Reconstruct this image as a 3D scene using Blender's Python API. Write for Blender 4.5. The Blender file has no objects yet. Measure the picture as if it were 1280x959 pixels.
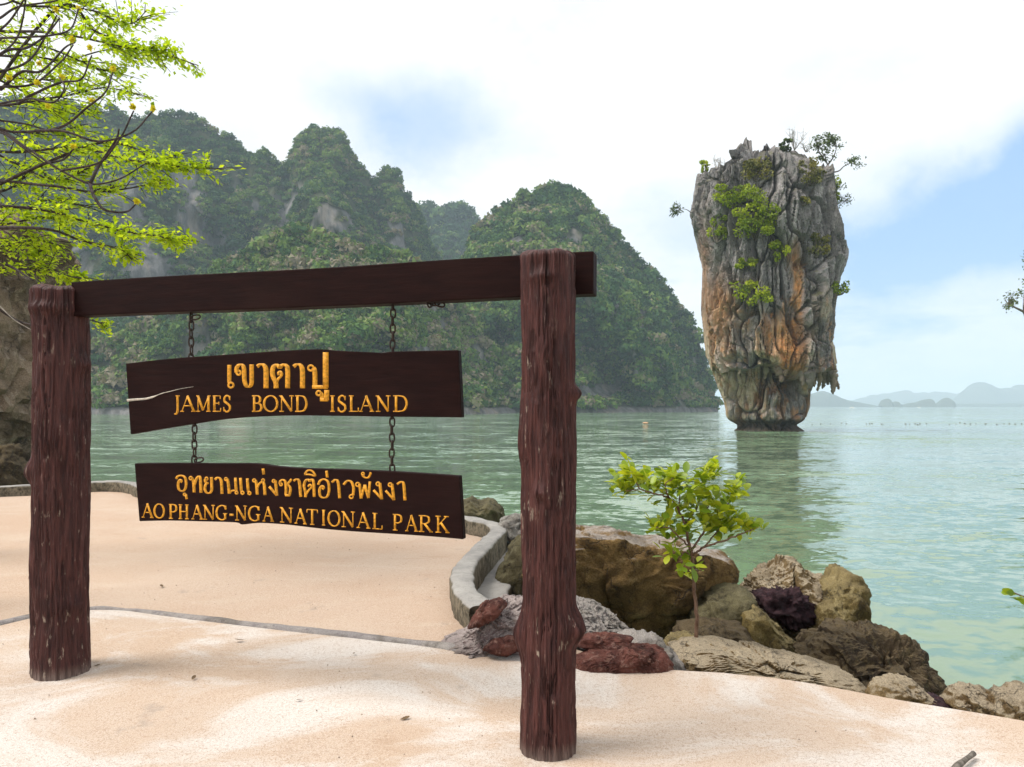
import bpy, bmesh, math, random
import numpy as np
from mathutils import Vector
from mathutils.bvhtree import BVHTree

R = math.radians
SC = bpy.context.scene
COL = SC.collection

# ------------------------------------------------------------------ camera, world, sun, exposure
F = 900.0                       # focal length in pixels of the 1280 px wide photograph
EYE = 1.6                       # eye above the pavement (pavement z = 0, sea z = SEA)
SEA = -0.8
HOR = 508.0
cam = bpy.data.cameras.new('camera')
cam.sensor_width = 36.0
cam.lens = F / 1280.0 * 36.0
cam.shift_y = (HOR - 479.5) / 1280.0
cam.clip_start = 0.05
cam.clip_end = 20000
camo = bpy.data.objects.new('camera', cam)
camo.location = (0, 0, EYE)
camo.rotation_euler = (R(90), 0, 0)
COL.objects.link(camo)
SC.camera = camo

SUN_EL, SUN_AZ = R(54), R(-100)          # azimuth from +Y towards +X
sun = bpy.data.lights.new('sun', 'SUN')
sun.energy = 3.4
sun.angle = R(26)
sun.color = (1.0, 0.96, 0.9)
suno = bpy.data.objects.new('sun', sun)
sd = Vector((math.sin(SUN_AZ) * math.cos(SUN_EL), math.cos(SUN_AZ) * math.cos(SUN_EL), math.sin(SUN_EL)))
suno.rotation_euler = sd.to_track_quat('Z', 'Y').to_euler()
COL.objects.link(suno)

SC.view_settings.view_transform = 'Standard'
SC.view_settings.look = 'None'
SC.view_settings.exposure = 0.3
SC.view_settings.gamma = 1.0
SC.view_settings.use_curve_mapping = False
SC.render.engine = 'CYCLES'
SC.cycles.use_denoising = True
SC.cycles.use_adaptive_sampling = True
SC.cycles.adaptive_threshold = 0.02
SC.cycles.max_bounces = 4
SC.cycles.diffuse_bounces = 2
SC.cycles.glossy_bounces = 2
SC.cycles.transmission_bounces = 3
SC.cycles.volume_bounces = 1
SC.cycles.transparent_max_bounces = 8
SC.cycles.caustics_reflective = False
SC.cycles.caustics_refractive = False


class NT:
    """tiny node-tree writer: values are floats, tuples or sockets"""
    def __init__(s, tree):
        s.t = tree
        s.n = tree.nodes
        s.l = tree.links

    def new(s, typ, ins=None, **kw):
        n = s.n.new(typ)
        for k, v in kw.items():
            setattr(n, k, v)
        for k, v in (ins or {}).items():
            s.put(n.inputs[k], v)
        return n

    def put(s, sock, v):
        if isinstance(v, bpy.types.NodeSocket):
            s.l.new(v, sock)
        else:
            if isinstance(v, (tuple, list)) and len(v) == 3 and sock.type == 'RGBA':
                v = (*v, 1.0)
            sock.default_value = v

    def m(s, op, a, b=0.0, c=0.0, clamp=False):
        n = s.n.new('ShaderNodeMath')
        n.operation = op
        n.use_clamp = clamp
        for i, v in enumerate((a, b, c)):
            s.put(n.inputs[i], v)
        return n.outputs[0]

    def mix(s, f, a, b, mode='MIX'):
        n = s.n.new('ShaderNodeMix')
        n.data_type = 'RGBA'
        n.blend_type = mode
        s.put(n.inputs[0], f)
        s.put(n.inputs[6], a)
        s.put(n.inputs[7], b)
        return n.outputs[2]

    def noise(s, vec, scale, detail=4.0, rough=0.55, dist=0.0, out=0):
        n = s.new('ShaderNodeTexNoise', {'Scale': scale, 'Detail': detail, 'Roughness': rough, 'Distortion': dist})
        if vec is not None:
            s.l.new(vec, n.inputs['Vector'])
        return n.outputs[out]

    def voro(s, vec, scale, feature='F1', out='Distance', rnd=1.0):
        n = s.new('ShaderNodeTexVoronoi', {'Scale': scale, 'Randomness': rnd}, feature=feature)
        if vec is not None:
            s.l.new(vec, n.inputs['Vector'])
        return n.outputs[out]

    def ramp(s, f, stops):
        n = s.n.new('ShaderNodeValToRGB')
        el = n.color_ramp.elements
        while len(el) < len(stops):
            el.new(0.5)
        for e, (p, c) in zip(el, stops):
            e.position = p
            e.color = (c, c, c, 1) if isinstance(c, (int, float)) else (*c, 1)
        s.put(n.inputs[0], f)
        return n.outputs[0]

    def smooth(s, f, lo, hi, a=0.0, b=1.0):
        n = s.n.new('ShaderNodeMapRange')
        n.interpolation_type = 'SMOOTHSTEP'
        s.put(n.inputs[0], f)
        for i, v in enumerate((lo, hi, a, b)):
            s.put(n.inputs[i + 1], v)
        return n.outputs[0]

    def scalev(s, vec, sc):
        n = s.new('ShaderNodeVectorMath', operation='MULTIPLY')
        s.l.new(vec, n.inputs[0])
        n.inputs[1].default_value = sc
        return n.outputs[0]

    def bump(s, h, strength, dist, normal=None):
        n = s.new('ShaderNodeBump', {'Strength': strength, 'Distance': dist, 'Height': h})
        if normal is not None:
            s.l.new(normal, n.inputs['Normal'])
        return n.outputs[0]


# ---- the sky: physical sky behind a broken layer of bright cloud
W = bpy.data.worlds.new('World')
SC.world = W
W.use_nodes = True
W.node_tree.nodes.clear()
w = NT(W.node_tree)
sky = w.new('ShaderNodeTexSky', sky_type='NISHITA')
sky.sun_disc = False
sky.sun_elevation = SUN_EL
sky.sun_rotation = SUN_AZ
sky.air_density = 1.0
sky.dust_density = 1.0
sky.ozone_density = 1.5
gen = w.new('ShaderNodeTexCoord').outputs['Generated']
sep = w.new('ShaderNodeSeparateXYZ', {0: gen})
dx, dy, dz = sep.outputs
az = w.m('ARCTAN2', dx, dy)
el = w.m('ARCSINE', dz)
wz = w.noise(gen, 4.0, 6.0, 0.6, out=1)
wsep = w.new('ShaderNodeSeparateXYZ', {0: wz})
azw = w.m('ADD', az, w.m('MULTIPLY', w.m('SUBTRACT', wsep.outputs[0], 0.5), 0.34))
elw = w.m('ADD', el, w.m('MULTIPLY', w.m('SUBTRACT', wsep.outputs[1], 0.5), 0.16))


def blob(u, v, ra, re, slope, amp):
    a0 = math.atan((u - 640) / F)
    e0 = math.atan((HOR - v) / math.hypot(F, u - 640))
    da = w.m('SUBTRACT', azw, a0)
    de = w.m('SUBTRACT', w.m('SUBTRACT', elw, e0), w.m('MULTIPLY', da, slope))
    q = w.m('ADD', w.m('POWER', w.m('ABSOLUTE', w.m('DIVIDE', da, ra)), 2.0), w.m('POWER', w.m('ABSOLUTE', w.m('DIVIDE', de, re)), 2.0))
    return w.m('MULTIPLY', w.m('EXPONENT', w.m('MULTIPLY', q, -1.0)), amp)


gaps = blob(1270, 262, 0.20, 0.075, 0.22, 1.5)
for b in ((545, 150, 0.12, 0.055, -0.1, 0.62), (850, 290, 0.10, 0.05, 0.0, 0.42), (1150, 430, 0.3, 0.03, 0.0, 0.25)):
    gaps = w.m('ADD', gaps, blob(*b))
plane = w.new('ShaderNodeCombineXYZ', {0: w.m('DIVIDE', dx, w.m('ADD', w.m('MAXIMUM', dz, 0.0), 0.22)), 1: w.m('DIVIDE', dy, w.m('ADD', w.m('MAXIMUM', dz, 0.0), 0.22))}).outputs[0]
cl = w.noise(plane, 1.1, 7.0, 0.58, 0.4)
gaps = w.m('ADD', gaps, w.smooth(cl, 0.53, 0.72, 0.0, 0.55))
gaps = w.m('MINIMUM', gaps, 0.92)
shade = w.smooth(w.noise(plane, 2.3, 6.0, 0.6), 0.35, 0.75)
cloud = w.mix(shade, (9.9, 9.8, 9.7), (8.1, 8.6, 9.1))
skyc = w.mix(gaps, cloud, w.mix(0.65, sky.outputs[0], (2.9, 5.7, 9.8)))
bg = w.new('ShaderNodeBackground', {'Color': skyc, 'Strength': 0.1})
w.l.new(bg.outputs[0], w.new('ShaderNodeOutputWorld').inputs[0])

# ------------------------------------------------------------------ small maths
rng = np.random.default_rng(7)
random.seed(7)


def at(u, v, Y):
    """a point of the place that stands Y metres ahead, seen at (u, v)"""
    return np.array([(u - 640) / F * Y, Y, EYE - (v - HOR) / F * Y])


def onz(u, v, z=0.0):
    Y = (EYE - z) * F / (v - HOR)
    return np.array([(u - 640) / F * Y, Y, z])


def _h(ix, iy, iz, s):
    h = (ix.astype(np.int64) * 374761393 + iy.astype(np.int64) * 668265263 + iz.astype(np.int64) * 2147483647 + s * 974634777) & 0xFFFFFFFF
    h = ((h ^ (h >> 13)) * 1274126177) & 0xFFFFFFFF
    h = ((h ^ (h >> 16)) * 2246822519) & 0xFFFFFFFF
    return ((h ^ (h >> 13)) & 0xFFFFFF) / float(0x1000000)


def vnoise(p, s=0):
    """value noise, -1..1"""
    i = np.floor(p).astype(np.int64)
    f = p - i
    f = f * f * f * (f * (f * 6 - 15) + 10)
    r = 0
    for a in (0, 1):
        for b in (0, 1):
            for c in (0, 1):
                wgt = (f[:, 0] if a else 1 - f[:, 0]) * (f[:, 1] if b else 1 - f[:, 1]) * (f[:, 2] if c else 1 - f[:, 2])
                r = r + wgt * _h(i[:, 0] + a, i[:, 1] + b, i[:, 2] + c, s)
    return r * 2 - 1


def fbm(p, octv=4, s=0, gain=0.5):
    r, a, t = 0, 1.0, 0.0
    for k in range(octv):
        r = r + a * vnoise(p * (2.03 ** k) + 17.3 * k, s + k)
        t += a
        a *= gain
    return r / t * 1.5


def worley(p, s=0):
    """F1, F2, the random number of the nearest cell and the offset from its centre"""
    i = np.floor(p).astype(np.int64)
    n = len(p)
    f1 = np.full(n, 9.0)
    f2 = np.full(n, 9.0)
    cid = np.zeros(n)
    off = np.zeros((n, 3))
    for a in (-1, 0, 1):
        for b in (-1, 0, 1):
            for c in (-1, 0, 1):
                j = i + np.array([a, b, c])
                q = j + np.stack([_h(j[:, 0], j[:, 1], j[:, 2], s + k) for k in (1, 2, 3)], 1)
                d = p - q
                dd = np.sqrt((d * d).sum(1))
                near = dd < f1
                f2 = np.where(near, f1, np.minimum(f2, dd))
                f1 = np.where(near, dd, f1)
                cid = np.where(near, _h(j[:, 0], j[:, 1], j[:, 2], s + 9), cid)
                off[near] = d[near]
    return f1, f2, cid, off


def facets(p, s=0, tilt=0.8):
    """broken-stone relief: every cell is a block with its own height and its own slope"""
    f1, f2, c, off = worley(p, s)
    g1 = np.modf(c * 91.7)[0] - 0.5
    g2 = np.modf(c * 57.3)[0] - 0.5
    g3 = np.modf(c * 33.1)[0] - 0.5
    d = (c - 0.5) + tilt * (off[:, 0] * g1 + off[:, 1] * g2 + off[:, 2] * g3) * 2
    return d, f2 - f1, c


def sstep(x, a, b):
    t = np.clip((x - a) / (b - a), 0, 1)
    return t * t * (3 - 2 * t)


def catmull(pts, n=8):
    P = np.array(pts, float)
    P = np.vstack([2 * P[0] - P[1], P, 2 * P[-1] - P[-2]])
    out = []
    for i in range(1, len(P) - 2):
        for t in np.linspace(0, 1, n, endpoint=False):
            a, b, c, d = P[i - 1], P[i], P[i + 1], P[i + 2]
            out.append(0.5 * ((2 * b) + (c - a) * t + (2 * a - 5 * b + 4 * c - d) * t * t + (3 * b - a - 3 * c + d) * t ** 3))
    out.append(P[-2])
    return np.array(out)


# ------------------------------------------------------------------ mesh helpers
class MB:
    def __init__(s):
        s.v, s.q, s.t, s.n, s.tint = [], [], [], 0, []

    def add(s, v, q=None, t=None, tint=None):
        v = np.asarray(v, float)
        s.v.append(v)
        if q is not None and len(q):
            s.q.append(np.asarray(q, np.int64) + s.n)
        if t is not None and len(t):
            s.t.append(np.asarray(t, np.int64) + s.n)
        s.tint.append(np.zeros(len(v)) if tint is None else np.broadcast_to(np.asarray(tint, float), (len(v),)))
        s.n += len(v)

    def tube(s, pts, rad, sides=7, tint=None, cap=True):
        P = np.asarray(pts, float)
        r = np.broadcast_to(np.asarray(rad, float), (len(P),))
        T = np.gradient(P, axis=0)
        T /= np.linalg.norm(T, axis=1)[:, None] + 1e-9
        ref = np.array([0.31, 0.17, 0.93]) if abs(T[0][2]) < 0.8 else np.array([0.93, 0.31, 0.17])
        A = np.cross(T, ref)
        A /= np.linalg.norm(A, axis=1)[:, None] + 1e-9
        B = np.cross(T, A)
        th = np.linspace(0, 2 * math.pi, sides, endpoint=False)
        V = P[:, None] + r[:, None, None] * (A[:, None] * np.cos(th)[None, :, None] + B[:, None] * np.sin(th)[None, :, None])
        n = len(P)
        i = np.arange(n - 1)[:, None] * sides
        j = np.arange(sides)[None]
        k = (j + 1) % sides
        q = np.stack([i + j, i + k, i + sides + k, i + sides + j], -1).reshape(-1, 4)
        V = V.reshape(-1, 3)
        t = []
        if cap:
            V = np.vstack([V, P[:1], P[-1:]])
            a, b = n * sides, n * sides + 1
            for x in range(sides):
                y = (x + 1) % sides
                t.append([a, y, x])
                t.append([b, (n - 1) * sides + x, (n - 1) * sides + y])
        s.add(V, q, t, tint)

    def leaves(s, P, size, up=0.3, aspect=0.5, seed=0, tint=None, droop=None):
        """one folded rhombic blade for each point"""
        g = np.random.default_rng(seed)
        n = len(P)
        D = g.normal(size=(n, 3)) if droop is None else droop + 0.55 * g.normal(size=(n, 3))
        D /= np.linalg.norm(D, axis=1)[:, None]
        N = g.normal(size=(n, 3)) + np.array([0, 0, up * 4])
        S = np.cross(D, N)
        S /= np.linalg.norm(S, axis=1)[:, None] + 1e-9
        N = np.cross(S, D)
        L = (size * g.uniform(0.65, 1.25, n))[:, None]
        a = P - D * L * 0.5
        b = P + S * L * aspect * 0.5 + N * L * 0.08
        c = P + D * L * 0.5
        d = P - S * L * aspect * 0.5 + N * L * 0.08
        V = np.stack([a, b, c, d], 1).reshape(-1, 3)
        q = np.arange(4 * n).reshape(-1, 4)
        tt = g.uniform(0, 1, n) if tint is None else np.clip(tint + g.normal(0, 0.12, n), 0, 1)
        s.add(V, q, None, np.repeat(tt, 4))

    def mesh(s, name, smooth=True):
        V = np.vstack(s.v)
        Q = np.vstack(s.q) if s.q else np.zeros((0, 4), np.int64)
        T = np.vstack(s.t) if s.t else np.zeros((0, 3), np.int64)
        me = bpy.data.meshes.new(name)
        me.vertices.add(len(V))
        me.vertices.foreach_set('co', V.astype(np.float32).ravel())
        me.loops.add(4 * len(Q) + 3 * len(T))
        me.loops.foreach_set('vertex_index', np.concatenate([Q.ravel(), T.ravel()]).astype(np.int32))
        me.polygons.add(len(Q) + len(T))
        st = np.concatenate([np.arange(len(Q)) * 4, 4 * len(Q) + np.arange(len(T)) * 3]).astype(np.int32)
        me.polygons.foreach_set('loop_start', st)
        me.update(calc_edges=True)
        me.polygons.foreach_set('use_smooth', np.full(len(Q) + len(T), smooth))
        at_ = me.attributes.new('tint', 'FLOAT', 'POINT')
        at_.data.foreach_set('value', np.concatenate(s.tint).astype(np.float32))
        me.validate()
        return me

    def build(s, name, mat, parent=None, smooth=True):
        return obj(name, s.mesh(name, smooth), mat, parent)


def obj(name, me, mat=None, parent=None):
    o = bpy.data.objects.new(name, me)
    COL.objects.link(o)
    if mat is not None and not me.materials:
        me.materials.append(mat)
    if parent is not None:
        o.parent = parent
    return o


def tag(o, label=None, cat=None, group=None, kind=None):
    if label:
        o['label'] = label
    if cat:
        o['category'] = cat
    if group:
        o['group'] = group
    if kind:
        o['kind'] = kind
    return o


def empty(name, loc):
    o = bpy.data.objects.new(name, None)
    o.location = Vector([float(x) for x in loc])
    COL.objects.link(o)
    return o


def under(o, root):
    """make o (built in world coordinates) a part of root without moving it"""
    o.parent = root
    o.matrix_parent_inverse.identity()
    o.location = Vector(o.location) - Vector(root.location)
    return o


def recentre(o):
    """put the origin at the base of the mesh"""
    me = o.data
    n = len(me.vertices)
    co = np.empty(n * 3, np.float32)
    me.vertices.foreach_get('co', co)
    co = co.reshape(-1, 3)
    c = np.array([(co[:, 0].min() + co[:, 0].max()) / 2, (co[:, 1].min() + co[:, 1].max()) / 2, co[:, 2].min()])
    me.vertices.foreach_set('co', (co - c).astype(np.float32).ravel())
    me.update()
    o.location = Vector([float(x) for x in c])
    return o


# ------------------------------------------------------------------ materials
def mat_new(name):
    m = bpy.data.materials.new(name)
    m.use_nodes = True
    m.node_tree.nodes.clear()
    n = NT(m.node_tree)
    out = n.new('ShaderNodeOutputMaterial')
    return m, n, out


def finish(n, out, col, rough=0.8, normal=None, spec=0.3, **kw):
    ins = {'Base Color': col, 'Roughness': rough, 'Specular IOR Level': spec}
    ins.update(kw)
    p = n.new('ShaderNodeBsdfPrincipled', ins)
    if normal is not None:
        n.l.new(normal, p.inputs['Normal'])
    n.l.new(p.outputs[0], out.inputs[0])
    return p


def geo(n):
    g = n.new('ShaderNodeNewGeometry')
    return g.outputs['Position'], n.new('ShaderNodeSeparateXYZ', {0: g.outputs['Normal']}).outputs[2]


def mat_rock(name, a, b, c, top=None, topamt=0.7, scale=1.0, dark=(0.04, 0.035, 0.03), bump=0.9, crack=0.6, pores=0.5, topth=0.35):
    """weathered stone: a and b mottle, c in patches, another colour on the faces turned up, dark cracks and pits"""
    m, n, out = mat_new(name)
    pos, nz = geo(n)
    n1 = n.noise(pos, 1.7 * scale, 8, 0.62, 0.3)
    n2 = n.noise(pos, 5.5 * scale, 8, 0.65)
    n3 = n.noise(pos, 26 * scale, 6, 0.7)
    col = n.mix(n.smooth(n1, 0.36, 0.62), a, b)
    col = n.mix(n.smooth(n2, 0.5, 0.68, 0, 0.85), col, c)
    if top:
        t = n.smooth(n.m('ADD', nz, n.m('MULTIPLY', n.m('SUBTRACT', n2, 0.5), 0.8)), topth, topth + 0.3, 0, topamt)
        col = n.mix(t, col, top)
    vd = n.voro(n.new('ShaderNodeVectorMath', {0: pos, 1: n.scalev(n.noise(pos, 4 * scale, 4, 0.6, out=1), (0.5 / scale,) * 3)}, operation='ADD').outputs[0], 2.6 * scale, 'DISTANCE_TO_EDGE')
    wet = n.smooth(n.noise(pos, 1.1 * scale, 6, 0.7, 0.6), 0.50, 0.62, 0, 0.55)
    col = n.mix(wet, col, n.mix(1.0, col, (0.34, 0.31, 0.25), 'MULTIPLY'))
    cr = n.m('MULTIPLY', n.smooth(vd, 0.0, 0.035, crack, 0), n.smooth(n1, 0.42, 0.56))
    pit = n.smooth(n3, 0.56, 0.72, 0, pores)
    col = n.mix(n.m('MAXIMUM', cr, pit), col, dark)  # crevice shade put into the colour of cracks and pits
    col = n.mix(n.smooth(n.noise(pos, 60 * scale, 4, 0.7), 0.4, 0.62, 0, 0.8), col, n.mix(1.0, col, (0.52, 0.5, 0.48), 'MULTIPLY'))
    h = n.m('ADD', n.m('MULTIPLY', n2, 0.8), n.m('ADD', n.m('MULTIPLY', n3, 0.35), n.m('MULTIPLY', cr, -0.5)))
    h = n.m('ADD', n.m('SUBTRACT', h, n.m('MULTIPLY', pit, 0.3)), n.m('MULTIPLY', n.noise(pos, 75 * scale, 4, 0.7), 0.16))
    finish(n, out, col, n.smooth(n2, 0.3, 0.7, 0.75, 0.95), n.bump(h, bump, 0.09 / scale), 0.2)
    return m


def mat_leaf(name, lo, mid, hi, trans=0.35, rough=0.5, spec=0.3, dry=None):
    m, n, out = mat_new(name)
    t = n.new('ShaderNodeAttribute', attribute_name='tint').outputs['Fac']
    col = n.ramp(t, [(0.0, lo), (0.5, mid), (1.0, hi)] if dry is None else [(0.0, lo), (0.45, mid), (0.78, hi), (0.92, dry)])
    pos, nz = geo(n)
    col = n.mix(n.smooth(n.noise(pos, 3.0, 3), 0.35, 0.7, 0, 0.3), col, n.mix(1.0, col, (0.7, 0.8, 0.6), 'MULTIPLY'))
    p = n.new('ShaderNodeBsdfPrincipled', {'Base Color': col, 'Roughness': rough, 'Specular IOR Level': spec})
    tr = n.new('ShaderNodeBsdfTranslucent', {'Color': n.mix(1.0, col, (1.25, 1.2, 0.6), 'MULTIPLY')})
    mx = n.new('ShaderNodeMixShader', {0: trans, 1: p.outputs[0], 2: tr.outputs[0]})
    n.l.new(mx.outputs[0], out.inputs[0])
    return m


def mat_bark(name, a, b, scale=20):
    m, n, out = mat_new(name)
    pos, nz = geo(n)
    v = n.scalev(pos, (1, 1, 0.35))
    n1 = n.noise(v, scale, 6, 0.65)
    finish(n, out, n.mix(n.smooth(n1, 0.35, 0.65), a, b), 0.85, n.bump(n1, 0.5, 0.02), 0.15)
    return m


def mat_plain(name, col, rough=0.6, var=0.25, scale=12, spec=0.3, metal=0.0):
    m, n, out = mat_new(name)
    pos, nz = geo(n)
    n1 = n.noise(pos, scale, 6, 0.6)
    finish(n, out, n.mix(n.smooth(n1, 0.35, 0.7, 0, 1), col, tuple(x * (1 - var) for x in col)), rough, n.bump(n1, 0.2, 0.01), spec, Metallic=metal)
    return m


# ------------------------------------------------------------------ THE SETTING
# ---- sea
m_sea, n, out = mat_new('sea_water')
pos, nz = geo(n)
dist = n.new('ShaderNodeVectorMath', {0: pos}, operation='LENGTH').outputs['Value']
w1 = n.noise(n.scalev(pos, (0.75, 1.0, 1)), 3.6, 5, 0.6, 0.6)
w2 = n.noise(n.scalev(pos, (0.6, 1.0, 1)), 0.7, 5, 0.6, 0.4)
w3 = n.noise(pos, 0.045, 4, 0.6)
gust = n.smooth(w3, 0.38, 0.62, 0.45, 1.25)
def slope(scale, vec, det):
    c_ = n.noise(vec, scale, det, 0.6, 0.5, out=1)
    return n.new('ShaderNodeVectorMath', {0: c_, 1: (0.5, 0.5, 0.5)}, operation='SUBTRACT').outputs[0]
s1 = n.scalev(slope(4.2, n.scalev(pos, (0.7, 1.0, 1)), 3), (0.34, 0.55, 0))
s2 = n.scalev(slope(0.9, n.scalev(pos, (0.5, 1.0, 1)), 4), (0.26, 0.60, 0))
s3 = n.scalev(slope(0.22, n.scalev(pos, (0.4, 1.0, 1)), 3), (0.08, 0.34, 0))
sm = n.new('ShaderNodeVectorMath', {0: n.new('ShaderNodeVectorMath', {0: s1, 1: s2}, operation='ADD').outputs[0], 1: s3}, operation='ADD').outputs[0]
sg = n.new('ShaderNodeVectorMath', {0: sm, 'Scale': n.m('MULTIPLY', gust, n.smooth(dist, 8.0, 60.0, 1.1, 2.6))}, operation='SCALE').outputs[0]
nrm_ = n.new('ShaderNodeVectorMath', {0: n.new('ShaderNodeVectorMath', {0: sg, 1: (0, 0, 1)}, operation='ADD').outputs[0]}, operation='NORMALIZE').outputs[0]
body = n.mix(n.smooth(n.noise(pos, 0.03, 4), 0.35, 0.65), (0.140, 0.222, 0.122), (0.175, 0.250, 0.172))
body = n.mix(n.smooth(dist, 4.5, 9.0, 0.05, 0.0), body, (0.08, 0.08, 0.035))
finish(n, out, body, 0.05, nrm_, 0.55, IOR=1.85)
mb = MB()
RS = 6000.0
th = np.linspace(0, 2 * math.pi, 97)[:-1]
rings = [4, 40, 200, 900, 2600, RS]
V = [[0, 0, 0]]
for r in rings:
    V += [[r * math.cos(a), r * math.sin(a), 0] for a in th]
T = [[0, 1 + i, 1 + (i + 1) % 96] for i in range(96)]
Q = [[1 + k * 96 + i, 1 + (k + 1) * 96 + i, 1 + (k + 1) * 96 + (i + 1) % 96, 1 + k * 96 + (i + 1) % 96] for k in range(len(rings) - 1) for i in range(96)]
mb.add(V, Q, T)
sea = mb.build('sea', m_sea)
sea.location = (0, 0, SEA)
tag(sea, 'pale green sea of the bay with small ripples', 'sea', kind='structure')

# ---- hills: a ridge line (seen at u, v, standing at Y) with a steep front and a back
m_hill, n, out = mat_new('hill_ground')
pos, nz = geo(n)
g1 = n.noise(n.scalev(pos, (1, 1, 0.3)), 0.09, 6, 0.6)
g2 = n.noise(n.scalev(pos, (1, 1, 0.18)), 0.35, 6, 0.65)
rk = n.mix(n.smooth(g2, 0.35, 0.65), (0.21, 0.20, 0.195), (0.10, 0.097, 0.097))
rk = n.mix(n.smooth(g1, 0.5, 0.66, 0, 0.75), rk, (0.36, 0.30, 0.25))
veg = n.mix(n.smooth(g2, 0.4, 0.65), (0.030, 0.045, 0.018), (0.07, 0.075, 0.035))
bare = n.new('ShaderNodeAttribute', attribute_name='tint').outputs['Fac']
finish(n, out, n.mix(bare, veg, rk), 0.95, n.bump(g2, 0.8, 2.0), 0.1)

m_forest = mat_leaf('forest_leaves', (0.016, 0.048, 0.020), (0.052, 0.118, 0.036), (0.17, 0.25, 0.045), 0.22, 0.7, 0.1, (0.25, 0.21, 0.15))
m_bare_forest = None

FOREST = []


def crown_cards(P, rad, tint, ncard, seed, card=1.0):
    """crowns of a far wood: leaf clumps on uneven domes"""
    g = np.random.default_rng(seed)
    n_ = len(P)
    C = np.repeat(P, ncard, 0)
    rr = np.repeat(rad, ncard)
    d = g.normal(size=(n_ * ncard, 3))
    d[:, 2] = np.abs(d[:, 2]) * 0.9 - 0.25
    d /= np.linalg.norm(d, axis=1)[:, None]
    pos_ = C + d * (rr * g.uniform(0.55, 1.05, len(rr)))[:, None] * np.array([1, 1, 0.85])
    nrm = d + 0.55 * g.normal(size=d.shape)
    nrm /= np.linalg.norm(nrm, axis=1)[:, None]
    ref = g.normal(size=d.shape)
    a = np.cross(nrm, ref)
    a /= np.linalg.norm(a, axis=1)[:, None]
    b = np.cross(nrm, a)
    s = (rr * card * g.uniform(0.22, 0.5, len(rr)))[:, None]
    k = 0.7
    V = np.stack([pos_ - a * s, pos_ + a * s * g.uniform(0.3, 1, s.shape) - b * s * k, pos_ + b * s + nrm * s * .2], 1).reshape(-1, 3)
    tt = np.clip(np.repeat(tint, ncard) + g.normal(0, 0.10, n_ * ncard), 0, 1)
    return V, np.repeat(tt, 3)


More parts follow.
